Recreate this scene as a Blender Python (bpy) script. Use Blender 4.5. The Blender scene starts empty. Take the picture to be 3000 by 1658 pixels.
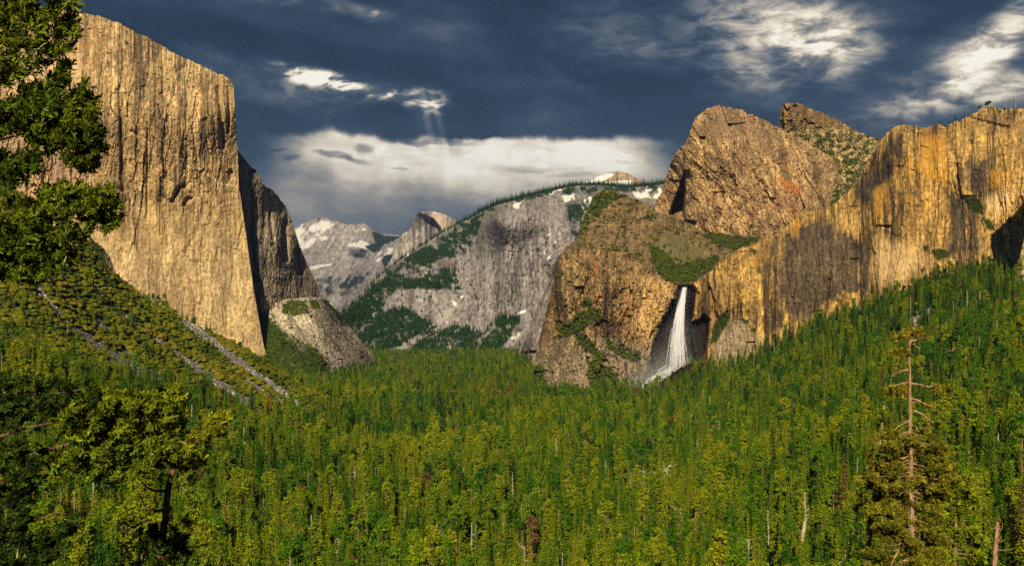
import bpy, math, random
import numpy as np
from mathutils import Vector

# ---------------------------------------------------------------- camera, sky, sun, exposure
scene = bpy.context.scene
COL = scene.collection
F, CX, HY, CAMZ = 3074.0, 1500.0, 920.0, 150.0     # focal length in photo pixels, principal column, horizon row, eye height

cam_data = bpy.data.cameras.new("camera")
cam_data.sensor_width = 36.0
cam_data.lens = 36.0 * F / 3000.0
cam_data.shift_y = (HY - 829.0) / 3000.0
cam_data.clip_start = 0.5
cam_data.clip_end = 90000.0
camera = bpy.data.objects.new("camera", cam_data)
camera.location = (0, 0, CAMZ)
camera.rotation_euler = (math.radians(90), 0, 0)
COL.objects.link(camera)
scene.camera = camera

SUN_EL, SUN_AZ = math.radians(30.0), math.radians(8.0)   # the sun stands behind the camera, a little to its left
sun_data = bpy.data.lights.new("sun", "SUN")
sun_data.energy = 4.6
sun_data.angle = math.radians(0.5)
sun_data.color = (1.0, 0.90, 0.70)
sun = bpy.data.objects.new("sun", sun_data)
d = Vector((math.sin(SUN_AZ) * math.cos(SUN_EL), math.cos(SUN_AZ) * math.cos(SUN_EL), -math.sin(SUN_EL)))
sun.rotation_euler = d.to_track_quat("-Z", "Y").to_euler()
COL.objects.link(sun)

scene.view_settings.view_transform = "Standard"
scene.view_settings.look = "None"
scene.view_settings.exposure = 0.95
scene.view_settings.gamma = 1.0
scene.view_settings.use_curve_mapping = False
scene.render.engine = "CYCLES"
scene.cycles.use_denoising = False
scene.cycles.max_bounces = 5
scene.cycles.diffuse_bounces = 2
scene.cycles.glossy_bounces = 1
scene.cycles.transmission_bounces = 2
scene.cycles.transparent_max_bounces = 6
scene.cycles.volume_bounces = 0
scene.render.use_persistent_data = False


class NT:
    """small helper to write shader maths"""
    def __init__(self, tree):
        self.t = tree
    def n(self, typ, **kw):
        nd = self.t.nodes.new(typ)
        for k, v in kw.items():
            setattr(nd, k, v)
        return nd
    def put(self, sock, v):
        if isinstance(v, bpy.types.NodeSocket):
            self.t.links.new(v, sock)
        elif v is not None:
            sock.default_value = v
    def m(self, op, a, b=None, c=None, clamp=False):
        nd = self.n("ShaderNodeMath", operation=op, use_clamp=clamp)
        for i, v in enumerate((a, b, c)):
            self.put(nd.inputs[i], v)
        return nd.outputs[0]
    def v(self, op, a, b=None):
        nd = self.n("ShaderNodeVectorMath", operation=op)
        self.put(nd.inputs[0], a)
        self.put(nd.inputs[1], b)
        return nd.outputs["Value"] if op == "LENGTH" else nd.outputs[0]
    def xyz(self, x, y, z=0.0):
        nd = self.n("ShaderNodeCombineXYZ")
        for i, v in enumerate((x, y, z)):
            self.put(nd.inputs[i], v)
        return nd.outputs[0]
    def noise(self, vec, scale, detail=4.0, rough=0.55, dist=0.0):
        nd = self.n("ShaderNodeTexNoise")
        self.put(nd.inputs["Vector"], vec)
        nd.inputs["Scale"].default_value = scale
        nd.inputs["Detail"].default_value = detail
        nd.inputs["Roughness"].default_value = rough
        nd.inputs["Distortion"].default_value = dist
        return nd.outputs["Fac"], nd.outputs["Color"]
    def remap(self, v, a, b, c=0.0, d=1.0, smooth=True):
        nd = self.n("ShaderNodeMapRange", interpolation_type="SMOOTHSTEP" if smooth else "LINEAR")
        self.put(nd.inputs[0], v)
        for i, q in enumerate((a, b, c, d)):
            self.put(nd.inputs[i + 1], q)
        return nd.outputs[0]
    def mix(self, fac, a, b, blend="MIX"):
        nd = self.n("ShaderNodeMix", data_type="RGBA", blend_type=blend)
        self.put(nd.inputs[0], fac)
        self.put(nd.inputs[6], a)
        self.put(nd.inputs[7], b)
        return nd.outputs[2]
    def ramp(self, fac, stops):
        nd = self.n("ShaderNodeValToRGB")
        self.put(nd.inputs[0], fac)
        e = nd.color_ramp.elements
        while len(e) < len(stops):
            e.new(0.5)
        for i, (p, c) in enumerate(stops):
            e[i].position = p
            e[i].color = (*c, 1)
        return nd.outputs[0]


def az_el(px, py):
    return math.atan((px - CX) / F), math.atan((HY - py) / math.hypot(F, px - CX))


def build_sky():
    w = bpy.data.worlds.new("World")
    scene.world = w
    w.use_nodes = True
    t = w.node_tree
    t.nodes.clear()
    N = NT(t)
    dirv = N.n("ShaderNodeTexCoord").outputs["Generated"]
    sep = N.n("ShaderNodeSeparateXYZ")
    t.links.new(dirv, sep.inputs[0])
    x, y, z = sep.outputs
    az = N.m("ARCTAN2", x, y)
    el = N.m("ARCSINE", N.m("MINIMUM", N.m("MAXIMUM", z, -1.0), 1.0))
    flat = N.xyz(az, el)
    # clouds bend: offset the direction with soft noise so that edges stay ragged
    _, wc = N.noise(dirv, 9.0, 5.0, 0.6)
    off = N.v("MULTIPLY", N.v("SUBTRACT", wc, (0.5, 0.5, 0.5)), (0.040, 0.022, 0.0))
    P = N.v("ADD", flat, off)
    _, wc2 = N.noise(dirv, 40.0, 4.0, 0.6)
    off2 = N.v("MULTIPLY", N.v("SUBTRACT", wc2, (0.5, 0.5, 0.5)), (0.016, 0.009, 0.0))
    P2 = N.v("ADD", P, off2)
    _, wc3 = N.noise(dirv, 14.0, 3.0, 0.5)
    off3 = N.v("MULTIPLY", N.v("SUBTRACT", wc3, (0.5, 0.5, 0.5)), (0.03, 0.010, 0.0))
    P3 = N.v("ADD", flat, off3)

    def blob(px, py, rx, ry, rot=0.0, soft=1.0, src=P, inner=0.25):
        a, e = az_el(px, py)
        d = N.v("SUBTRACT", src, (a, e, 0.0))
        if rot:
            r = N.n("ShaderNodeVectorRotate", rotation_type="Z_AXIS")
            t.links.new(d, r.inputs["Vector"])
            r.inputs["Angle"].default_value = -math.radians(rot)
            d = r.outputs[0]
        d = N.v("MULTIPLY", d, (F / rx, F / ry, 0.0))
        return N.remap(N.v("LENGTH", d), inner, 1.0 + 0.3 * soft, 1.0, 0.0)

    def add(a, b, k=1.0):
        return N.m("MULTIPLY_ADD", b, k, a)

    # base: dark storm cloud with slanted bands
    r = N.n("ShaderNodeVectorRotate", rotation_type="Z_AXIS")
    t.links.new(P3, r.inputs["Vector"])
    r.inputs["Angle"].default_value = math.radians(14)
    bands, _ = N.noise(N.v("MULTIPLY", r.outputs[0], (3.0, 11.0, 1.0)), 1.6, 7.0, 0.55, 0.3)
    soft, _ = N.noise(N.v("MULTIPLY", P, (1.0, 1.5, 1.0)), 4.5, 7.0, 0.55, 0.2)
    fine, _ = N.noise(N.v("MULTIPLY", dirv, (1.0, 1.0, 2.6)), 26.0, 6.0, 0.6, 0.4)
    b = N.m("MULTIPLY_ADD", N.m("SUBTRACT", bands, 0.5), 0.75, 0.19)
    b = N.m("MULTIPLY_ADD", N.m("SUBTRACT", soft, 0.5), 0.50, b)
    b = N.m("MULTIPLY_ADD", N.m("SUBTRACT", fine, 0.5), 0.13, b)
    # towards the horizon the cloud thins to pale grey
    b = add(b, N.remap(el, 0.04, 0.20, 0.18, 0.0))
    # deep dark belts
    for a in ((1330, 330, 330, 60, 6, 1, P3), (2120, 40, 170, 90, 20, 1, P), (1500, 30, 240, 90, -18, 1, P3), (480, 90, 300, 90, 0, 1, P3), (2700, 130, 200, 60, 20, 1, P3),
              (1750, 200, 500, 120, -6, 1, P3), (900, 150, 420, 45, -12, 1, P3), (1000, 335, 300, 40, 0, 1, P3)):
        b = add(b, blob(a[0], a[1], a[2], a[3], a[4], a[5], a[6]), -0.13)
    # paler parts of the cloud deck
    rag = N.remap(fine, 0.30, 0.66, 0.35, 1.0)
    for (px, py, rx, ry, rot, k) in ((2230, 70, 360, 150, -8, 0.44), (2280, 190, 340, 130, 0, 0.32), (2180, 60, 150, 80, -20, 0.16), (2240, 215, 120, 50, 0, 0.16), (1720, 90, 170, 150, 0, 0.26), (1880, 165, 110, 60, 0, 0.20), (2780, 190, 190, 80, 40, 0.42),
                                     (2930, 90, 170, 55, 38, 0.55), (2900, 170, 120, 40, 34, 0.25), (2980, 110, 70, 50, 30, 0.3), (2790, 300, 360, 60, 6, 0.40), (2960, 240, 220, 50, 6, 0.34), (760, 265, 260, 70, -12, 0.24), (880, 5, 210, 30, -6, 0.40),
                                     (1300, 60, 240, 80, -20, 0.13), (1080, 48, 70, 26, -10, 0.24), (1096, 50, 13, 12, 0, 0.3), (560, 135, 200, 22, -14, 0.15), (1450, 330, 280, 44, 0, 0.10), (2450, 110, 190, 120, -30, 0.26), (1560, 300, 200, 60, 10, 0.06)):
        b = add(b, N.m("MULTIPLY", blob(px, py, rx, ry, rot, 1.4, P), rag), k)
    # the bright opening under the cloud base, fading downwards into rain haze
    ce = N.n("ShaderNodeSeparateXYZ")
    t.links.new(P2, ce.inputs[0])
    base_wave, _ = N.noise(N.xyz(N.m("MULTIPLY", az, 14.0), 0.0), 1.0, 3.0, 0.5)
    el_base = az_el(1500, 402)[1]
    top_edge = N.m("MULTIPLY_ADD", N.m("SUBTRACT", base_wave, 0.5), 0.030, el_base)
    below = N.m("SUBTRACT", top_edge, ce.outputs[1])
    up = N.remap(below, -0.002, 0.007, 0.0, 1.0)
    down = N.remap(below, 0.008, 0.085, 1.0, 0.0)
    lo_band = N.remap(below, 0.03, 0.085, 1.0, 0.0)
    left = N.remap(ce.outputs[0], az_el(690, 0)[0], az_el(960, 0)[0], 0.0, 1.0)
    right = N.remap(ce.outputs[0], az_el(1780, 0)[0], az_el(2080, 0)[0], 1.0, 0.0)
    core = N.remap(N.m("ABSOLUTE", N.m("SUBTRACT", ce.outputs[0], az_el(1500, 0)[0])), 0.06, 0.24, 1.0, 0.72)
    rainy, _ = N.noise(N.v("MULTIPLY", flat, (1.0, 0.12, 1.0)), 38.0, 3.0, 0.5)
    g = N.m("MULTIPLY", N.m("MULTIPLY", up, left), right)
    bright = N.m("MULTIPLY", N.m("MULTIPLY", g, down), core)
    b = add(b, bright, 0.66)
    b = add(b, N.m("MULTIPLY", N.m("MULTIPLY", g, lo_band), N.m("SUBTRACT", rainy, 0.42)), 0.22)
    veil = N.remap(below, -0.004, 0.03, 0.0, 1.0)
    side = N.m("MULTIPLY", N.remap(ce.outputs[0], az_el(650, 0)[0], az_el(900, 0)[0], 0.0, 1.0), N.remap(ce.outputs[0], az_el(1900, 0)[0], az_el(2200, 0)[0], 1.0, 0.0))
    b = add(b, N.m("MULTIPLY", N.m("MULTIPLY", veil, side), N.remap(below, 0.06, 0.14, 1.0, 0.55)), 0.17)
    b = add(b, N.m("MULTIPLY", bright, N.m("SUBTRACT", fine, 0.5)), 0.45)
    # grey cloudlets inside the opening
    for (px, py, rx, ry, rot, k) in ((1085, 447, 30, 15, 0, 0.30), (1000, 464, 80, 11, -8, 0.26), (1060, 478, 60, 8, -4, 0.2), (860, 472, 26, 12, 0, 0.18), (1290, 420, 130, 10, -2, 0.30), (1180, 493, 40, 5, -3, 0.18),
                                     (1560, 505, 110, 11, 0, 0.16), (1680, 520, 100, 9, 0, 0.14), (1830, 472, 50, 6, 0, 0.12), (1600, 445, 60, 5, 0, 0.10), (1390, 404, 110, 8, 0, 0.2), (820, 445, 40, 5, 0, 0.1)):
        b = add(b, N.m("MULTIPLY", blob(px, py, rx, ry, rot, 0.5, P2, 0.4), rag), -k * 1.3)
    # torn, back-lit fringe with shafts of light under it
    frag = N.remap(fine, 0.42, 0.60, 0.0, 1.0)
    for (px, py, rx, ry, rot, k) in ((855, 216, 80, 26, -16, 0.6), (960, 240, 100, 30, -12, 0.7), (1030, 258, 90, 20, -10, 0.55), (1120, 272, 70, 20, -16, 0.5), (1180, 285, 50, 18, -20, 0.5), (1240, 285, 40, 30, -30, 0.62),
                                     (1290, 300, 40, 36, -40, 0.55), (900, 240, 170, 50, -14, 0.20), (1130, 290, 230, 60, -14, 0.20)):
        b = add(b, N.m("MULTIPLY", blob(px, py, rx, ry, rot, 1.2, P2), N.m("MULTIPLY_ADD", frag, 0.8, 0.2)), k)
    for (px, py, rx, ry, rot, k) in ((1252, 350, 18, 95, 11, 0.24), (1285, 350, 15, 100, 15, 0.20), (1225, 345, 12, 70, 6, 0.06), (970, 320, 16, 70, -22, 0.07), (1268, 355, 50, 75, 12, 0.07)):
        b = add(b, blob(px, py, rx, ry, rot, 1.0, flat, 0.0), k)
    col = N.ramp(b, [(0.0, (0.0022, 0.0060, 0.013)), (0.14, (0.0050, 0.0135, 0.026)), (0.28, (0.015, 0.028, 0.045)), (0.42, (0.048, 0.060, 0.074)), (0.56, (0.135, 0.135, 0.130)), (0.70, (0.28, 0.25, 0.20)),
                     (0.84, (0.50, 0.44, 0.335)), (1.0, (0.66, 0.62, 0.53))])
    nish = N.n("ShaderNodeTexSky", sky_type="NISHITA")
    nish.sun_disc = False
    nish.sun_elevation = SUN_EL
    nish.sun_rotation = math.radians(180) + SUN_AZ
    nish.altitude = 1300
    skyc = N.mix(1.0, nish.outputs[0], (0.05, 0.05, 0.05, 1), "MULTIPLY")
    out = N.mix(0.93, skyc, col)
    bg = N.n("ShaderNodeBackground")
    t.links.new(out, bg.inputs[0])
    bg.inputs[1].default_value = 1.0
    wo = N.n("ShaderNodeOutputWorld")
    t.links.new(bg.outputs[0], wo.inputs[0])


build_sky()

# ---------------------------------------------------------------- numeric helpers
rng = np.random.default_rng(7)
random.seed(7)
_tabs = {}


def gnoise(x, y, seed=0):
    """2-D gradient noise, about -0.7..0.7"""
    if seed not in _tabs:
        r = np.random.default_rng(1000 + seed)
        a = r.random((256, 256)) * 2 * np.pi
        _tabs[seed] = (np.cos(a).astype(np.float32), np.sin(a).astype(np.float32))
    gx, gy = _tabs[seed]
    x = np.asarray(x, np.float32)
    y = np.asarray(y, np.float32)
    xf, yf = np.floor(x), np.floor(y)
    fx, fy = x - xf, y - yf
    xi, yi = xf.astype(np.int32) & 255, yf.astype(np.int32) & 255
    xj, yj = (xi + 1) & 255, (yi + 1) & 255
    u = fx * fx * fx * (fx * (fx * 6 - 15) + 10)
    v = fy * fy * fy * (fy * (fy * 6 - 15) + 10)
    n00 = gx[yi, xi] * fx + gy[yi, xi] * fy
    n10 = gx[yi, xj] * (fx - 1) + gy[yi, xj] * fy
    n01 = gx[yj, xi] * fx + gy[yj, xi] * (fy - 1)
    n11 = gx[yj, xj] * (fx - 1) + gy[yj, xj] * (fy - 1)
    a = n00 + u * (n10 - n00)
    b = n01 + u * (n11 - n01)
    return a + v * (b - a)


def fbm(x, y, oct=4, seed=0, gain=0.5):
    s, amp, tot = 0, 1.0, 0.0
    for i in range(oct):
        s = s + amp * gnoise(x * 2 ** i + 17.3 * i, y * 2 ** i + 9.1 * i, seed + i)
        tot += amp
        amp *= gain
    return s / tot * 1.5


def ridged(x, y, oct=3, seed=0):
    s, amp, tot = 0, 1.0, 0.0
    for i in range(oct):
        s = s + amp * (1 - np.abs(gnoise(x * 2 ** i + 5.7 * i, y * 2 ** i + 3.3 * i, seed + i)) * 2.4)
        tot += amp
        amp *= 0.5
    return s / tot


def facets(x, y, seed=0, jit=0.9, tilt=1.0):
    """broken planes: (offset with random tilt, a random number per plane, distance to the next plane)"""
    key = ("f", seed)
    if key not in _tabs:
        r = np.random.default_rng(5000 + seed)
        _tabs[key] = r.random((6, 128, 128)).astype(np.float32)
    T = _tabs[key]
    x = np.asarray(x, np.float32)
    y = np.asarray(y, np.float32)
    xi, yi = np.floor(x).astype(np.int32), np.floor(y).astype(np.int32)
    d1 = np.full(x.shape, 9.0, np.float32)
    d2 = d1.copy()
    val = np.zeros(x.shape, np.float32)
    tone = val.copy()
    for dy in (-1, 0, 1):
        for dx in (-1, 0, 1):
            i, j = (xi + dx) & 127, (yi + dy) & 127
            cx = xi + dx + 0.5 + (T[0, j, i] - 0.5) * jit
            cy = yi + dy + 0.5 + (T[1, j, i] - 0.5) * jit
            ex, ey = x - cx, y - cy
            d = np.abs(ex) + 0.8 * np.abs(ey) + 0.25 * (T[5, j, i] - 0.5)
            near = d < d1
            d2 = np.where(near, d1, np.minimum(d2, d))
            d1 = np.where(near, d, d1)
            val = np.where(near, (T[2, j, i] - 0.5) + tilt * ((T[3, j, i] - 0.5) * ex * 2.0 + (T[4, j, i] - 0.35) * ey), val)
            tone = np.where(near, T[5, j, i], tone)
    return val, tone, d2 - d1


def sstep(a, b, x):
    t = np.clip((x - a) / (b - a), 0, 1)
    return t * t * (3 - 2 * t)


class TPS:
    """smooth surface through scattered values"""
    def __init__(self, pts, vals, scale=1.0, reg=1e-3):
        self.p = np.asarray(pts, float) / scale
        self.s = scale
        n = len(self.p)
        K = self.k(self.p, self.p) + reg * np.eye(n)
        A = np.zeros((n + 3, n + 3))
        A[:n, :n] = K
        A[:n, n] = A[n, :n] = 1
        A[:n, n + 1:] = self.p
        A[n + 1:, :n] = self.p.T
        self.w = np.linalg.solve(A, np.r_[np.asarray(vals, float), 0, 0, 0])
    @staticmethod
    def k(a, b):
        d2 = ((a[:, None, :] - b[None, :, :]) ** 2).sum(-1)
        return 0.5 * d2 * np.log(d2 + 1e-9)
    def __call__(self, x, y):
        sh = np.shape(x)
        q = np.stack([np.ravel(x), np.ravel(y)], 1) / self.s
        out = np.empty(len(q))
        n = len(self.p)
        for i in range(0, len(q), 40000):
            c = q[i:i + 40000]
            out[i:i + 40000] = self.k(c, self.p) @ self.w[:n] + self.w[n] + c @ self.w[n + 1:]
        return out.reshape(sh)


def seg_dist(px, py, line):
    """distance in photo pixels to an open line"""
    best = np.full(np.shape(px), 1e9)
    for (x0, y0), (x1, y1) in zip(line[:-1], line[1:]):
        dx, dy = x1 - x0, y1 - y0
        t = np.clip(((px - x0) * dx + (py - y0) * dy) / (dx * dx + dy * dy + 1e-9), 0, 1)
        best = np.minimum(best, np.hypot(px - x0 - t * dx, py - y0 - t * dy))
    return best


def poly_mask(px, py, poly, soft=8.0):
    """1 inside, 0 outside, with a soft edge"""
    inside = np.zeros(np.shape(px), bool)
    n = len(poly)
    for i in range(n):
        x0, y0 = poly[i]
        x1, y1 = poly[(i + 1) % n]
        cond = ((y0 > py) != (y1 > py)) & (px < (x1 - x0) * (py - y0) / ((y1 - y0) + 1e-9) + x0)
        inside ^= cond
    d = seg_dist(px, py, list(poly) + [poly[0]])
    return sstep(-soft, soft, np.where(inside, d, -d))


def unproject(px, py, Y):
    return np.stack([(px - CX) / F * Y, Y + 0 * px, CAMZ + (HY - py) / F * Y], -1)


def project(P):
    Y = np.maximum(P[..., 1], 1e-3)
    return CX + F * P[..., 0] / Y, HY - F * (P[..., 2] - CAMZ) / Y


def resample(line, n, key):
    a = np.asarray(line, float)
    if key == "x":
        s = a[:, 0]
    elif key == "y":
        s = -a[:, 1]
    else:
        s = np.r_[0, np.cumsum(np.hypot(*np.diff(a, axis=0).T))]
    if np.any(np.diff(s) <= 0):
        s = np.r_[0, np.cumsum(np.hypot(*np.diff(a, axis=0).T))]
    t = np.linspace(s[0], s[-1], n)
    return np.stack([np.interp(t, s, a[:, 0]), np.interp(t, s, a[:, 1])], 1)


def coons(top, bot, left, right, nu, nv, kt="x", kl="y"):
    T, B = resample(top, nu, kt), resample(bot, nu, kt)
    L, R = resample(left, nv, kl), resample(right, nv, kl)
    u = np.linspace(0, 1, nu)[None, :, None]
    v = np.linspace(0, 1, nv)[:, None, None]
    S = (1 - v) * B[None] + v * T[None] + (1 - u) * L[:, None] + u * R[:, None]
    S = S - ((1 - u) * (1 - v) * B[0] + u * (1 - v) * B[-1] + (1 - u) * v * T[0] + u * v * T[-1])
    return S[..., 0], S[..., 1]


# ---------------------------------------------------------------- object helpers
def tag(o, label=None, cat=None, group=None, kind=None):
    if label: o["label"] = label
    if cat: o["category"] = cat
    if group: o["group"] = group
    if kind: o["kind"] = kind
    return o


def link(name, me, mat=None, parent=None):
    o = bpy.data.objects.new(name, me)
    COL.objects.link(o)
    if mat is not None and not me.materials:
        me.materials.append(mat)
    if parent is not None:
        o.parent = parent
    return o


def empty(name, loc=(0, 0, 0)):
    o = bpy.data.objects.new(name, None)
    o.location = loc
    o.empty_display_size = 0.5
    COL.objects.link(o)
    return o


def grid_mesh(name, P, col=None, smooth=True):
    """P: (nv, nu, 3); faces look towards the first row's outside, colours per vertex"""
    nv, nu = P.shape[:2]
    me = bpy.data.meshes.new(name)
    n = nv * nu
    me.vertices.add(n)
    me.vertices.foreach_set("co", np.ascontiguousarray(P, np.float32).ravel())
    i = np.arange(n).reshape(nv, nu)
    q = np.stack([i[:-1, :-1], i[:-1, 1:], i[1:, 1:], i[1:, :-1]], -1).reshape(-1, 4)
    m = len(q)
    me.loops.add(m * 4)
    me.loops.foreach_set("vertex_index", q.astype(np.int32).ravel())
    me.polygons.add(m)
    me.polygons.foreach_set("loop_start", np.arange(0, m * 4, 4, dtype=np.int32))
    me.polygons.foreach_set("loop_total", np.full(m, 4, np.int32))
    me.polygons.foreach_set("use_smooth", np.full(m, smooth, bool))
    me.update(calc_edges=True)
    if col is not None:
        at = me.attributes.new("tone", "FLOAT_COLOR", "POINT")
        c = np.ones((n, 4), np.float32)
        c[:, :col.shape[-1]] = col.reshape(-1, col.shape[-1])
        at.data.foreach_set("color", c.ravel())
    return me


def tri_mesh(name, V, Fc, col=None, smooth=False, nper=3):
    me = bpy.data.meshes.new(name)
    V = np.asarray(V, np.float32)
    Fc = np.asarray(Fc, np.int32)
    me.vertices.add(len(V))
    me.vertices.foreach_set("co", V.ravel())
    m = len(Fc)
    k = Fc.shape[1]
    me.loops.add(m * k)
    me.loops.foreach_set("vertex_index", Fc.ravel())
    me.polygons.add(m)
    me.polygons.foreach_set("loop_start", np.arange(0, m * k, k, dtype=np.int32))
    me.polygons.foreach_set("loop_total", np.full(m, k, np.int32))
    me.polygons.foreach_set("use_smooth", np.full(m, smooth, bool))
    me.update(calc_edges=True)
    if col is not None:
        at = me.attributes.new("tone", "FLOAT_COLOR", "POINT")
        c = np.ones((len(V), 4), np.float32)
        c[:, :3] = np.asarray(col, np.float32).reshape(-1, 3)
        at.data.foreach_set("color", c.ravel())
    return me


# ---------------------------------------------------------------- materials
def new_mat(name):
    m = bpy.data.materials.new(name)
    m.use_nodes = True
    t = m.node_tree
    bsdf = next(n for n in t.nodes if n.type == "BSDF_PRINCIPLED")
    return m, NT(t), bsdf


def rock_material(name, grain=0.09, bump=1.0, rough=0.95, stretch=0.35, var=0.55, streak=0.16, streak_k=0.55):
    """tone = base colour, its alpha = how strongly water streaks run down the face"""
    m, N, b = new_mat(name)
    a = N.n("ShaderNodeAttribute", attribute_name="tone", attribute_type="GEOMETRY")
    pos = N.n("ShaderNodeNewGeometry").outputs["Position"]
    f1, _ = N.noise(N.v("MULTIPLY", pos, (1.0, 1.0, stretch)), grain, 8.0, 0.68, 0.0)
    f2, _ = N.noise(pos, grain * 5.0, 5.0, 0.7, 0.0)
    k = N.m("MULTIPLY_ADD", N.m("SUBTRACT", f1, 0.5), var * 1.9, 1.0)
    k = N.m("MULTIPLY_ADD", N.m("SUBTRACT", f2, 0.5), var * 1.7, k)
    if streak:
        s1, _ = N.noise(N.v("MULTIPLY", pos, (1.0, 0.35, 0.035)), streak, 5.0, 0.6, 0.0)
        big, _ = N.noise(N.v("MULTIPLY", pos, (1.0, 0.6, 0.25)), streak * 0.09, 4.0, 0.6, 0.0)
        dk = N.m("MULTIPLY", N.remap(s1, 0.46, 0.64), N.remap(big, 0.36, 0.60))
        dk = N.m("MULTIPLY", dk, a.outputs["Alpha"])
        k = N.m("MULTIPLY", k, N.m("MULTIPLY_ADD", dk, -streak_k, 1.0))
    k = N.m("MAXIMUM", k, 0.12)
    k = N.m("MULTIPLY", k, 0.74)
    col = N.v("MULTIPLY", a.outputs["Color"], N.xyz(N.m("MULTIPLY", k, 0.95), k, N.m("MULTIPLY", k, 1.06)))
    N.t.links.new(col, b.inputs["Base Color"])
    b.inputs["Roughness"].default_value = rough
    b.inputs["Specular IOR Level"].default_value = 0.12
    bp = N.n("ShaderNodeBump")
    bp.inputs["Strength"].default_value = bump * 0.45
    bp.inputs["Distance"].default_value = 3.0
    h = N.m("ADD", f1, N.m("MULTIPLY", f2, 0.3))
    if streak:
        h = N.m("ADD", h, N.m("MULTIPLY", N.m("MULTIPLY", s1, a.outputs["Alpha"]), 0.6))
    N.t.links.new(h, bp.inputs["Height"])
    N.t.links.new(bp.outputs[0], b.inputs["Normal"])
    return m


def leaf_material(name, cols, dead=None, rough=0.7, translucent=0.25, spread=0.5):
    """cols: list of (position, colour) chosen by the tree's own tint; faces vary with 'tone'"""
    m, N, b = new_mat(name)
    ti = N.n("ShaderNodeAttribute", attribute_name="tint", attribute_type="INSTANCER")
    base = N.ramp(ti.outputs["Fac"], cols)
    a = N.n("ShaderNodeAttribute", attribute_name="tone", attribute_type="GEOMETRY")
    col = N.v("MULTIPLY", base, a.outputs["Color"])
    N.t.links.new(col, b.inputs["Base Color"])
    b.inputs["Roughness"].default_value = rough
    b.inputs["Specular IOR Level"].default_value = 0.12
    tr = N.n("ShaderNodeBsdfTranslucent")
    N.t.links.new(col, tr.inputs[0])
    mx = N.n("ShaderNodeMixShader")
    mx.inputs[0].default_value = translucent
    N.t.links.new(b.outputs[0], mx.inputs[1])
    N.t.links.new(tr.outputs[0], mx.inputs[2])
    out = next(n for n in N.t.nodes if n.type == "OUTPUT_MATERIAL")
    N.t.links.new(mx.outputs[0], out.inputs[0])
    return m


def bark_material(name, c0, c1, scale=3.0):
    m, N, b = new_mat(name)
    tc = N.n("ShaderNodeTexCoord").outputs["Object"]
    f, _ = N.noise(N.v("MULTIPLY", tc, (1.0, 1.0, 0.18)), scale, 6.0, 0.65, 0.3)
    N.t.links.new(N.ramp(N.remap(f, 0.3, 0.7), [(0, c0), (1, c1)]), b.inputs["Base Color"])
    b.inputs["Roughness"].default_value = 0.95
    b.inputs["Specular IOR Level"].default_value = 0.1
    bp = N.n("ShaderNodeBump")
    bp.inputs["Strength"].default_value = 0.8
    bp.inputs["Distance"].default_value = 0.08
    N.t.links.new(f, bp.inputs["Height"])
    N.t.links.new(bp.outputs[0], b.inputs["Normal"])
    return m


M_ROCK = rock_material("granite", 0.075, 1.0)
M_FAR = rock_material("distant_granite", 0.030, 0.9, var=0.55, streak=0.045, streak_k=0.6)
M_SOIL = rock_material("forest_floor", 0.16, 0.6, stretch=1.0, streak=0)
FIR_COLS = [(0.0, (0.012, 0.042, 0.006)), (0.28, (0.030, 0.100, 0.002)), (0.50, (0.078, 0.158, 0.002)), (0.72, (0.150, 0.200, 0.002)), (0.90, (0.225, 0.235, 0.003)), (0.91, (0.16, 0.085, 0.022)), (1.0, (0.15, 0.075, 0.022))]
M_NEEDLE = leaf_material("conifer_needles", FIR_COLS)
M_OAK = leaf_material("oak_leaves", [(0.0, (0.030, 0.066, 0.004)), (0.4, (0.100, 0.125, 0.005)), (0.8, (0.200, 0.190, 0.007)), (1.0, (0.23, 0.17, 0.01))])
M_BARK = bark_material("conifer_bark", (0.07, 0.035, 0.018), (0.30, 0.16, 0.08))
M_DEAD = bark_material("bleached_wood", (0.20, 0.145, 0.10), (0.48, 0.39, 0.29), 2.0)

# ---------------------------------------------------------------- the ground: one sheet out to the horizon
G = []                                                     # azimuth row (photo column), distance, height


def gp(px, py, Y, drop=0.0):
    G.append((px, Y, CAMZ + (HY - py) / F * Y - drop))


def gz(px, Y, z):
    G.append((px, Y, z))


for a in ((-900, 430, 1400), (-350, 480, 1500), (0, 545, 1600), (125, 610, 1660), (250, 700, 1700), (340, 815, 1750), (450, 868, 1800), (590, 957, 1850), (690, 1015, 1880), (780, 1060, 1900), (900, 1135, 1850), (1030, 1195, 1750)):
    gp(a[0], a[1] + 4, a[2], 3)
    gz(a[0], a[2] + 420, max(CAMZ + (HY - a[1]) / F * (a[2] + 420) - 95, -42))
for a in ((-350, 900, 1250), (0, 800, 1330), (250, 900, 1450), (0, 1100, 1050), (466, 1141, 1250), (640, 1100, 1560), (815, 1258, 1380), (466, 1050, 1480), (-350, 1200, 800)):
    gp(*a, 5)
for a in ((0, 1400, 650), (300, 1400, 720), (466, 1397, 850), (-350, 1500, 480), (0, 1658, 370), (400, 1658, 440), (745, 1658, 540), (1500, 1658, 600), (2330, 1658, 500), (3000, 1658, 350), (3350, 1658, 300), (-500, 1658, 330)):
    gp(*a, 22)
for a in ((3000, 1164, 850), (3000, 1000, 1150), (3000, 900, 1500), (2850, 830, 1750), (2700, 850, 1930), (2560, 905, 2080), (2310, 985, 2330), (2200, 1035, 2380), (2050, 1095, 2330), (3400, 900, 1300), (2600, 1100, 1300), (2300, 1250, 1150), (2880, 790, 1880), (2990, 800, 1850), (3300, 760, 1900)):
    gp(*a, 22)
for px in (800, 1150, 1500, 1850):
    for Y in (1000, 1400, 2100):
        gz(px, Y, -4 - 0.020 * Y)
for px in (1050, 1300, 1500, 1800):
    for Y in (2900, 4200, 6000):
        gz(px, Y, -45 - 0.002 * Y)
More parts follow.
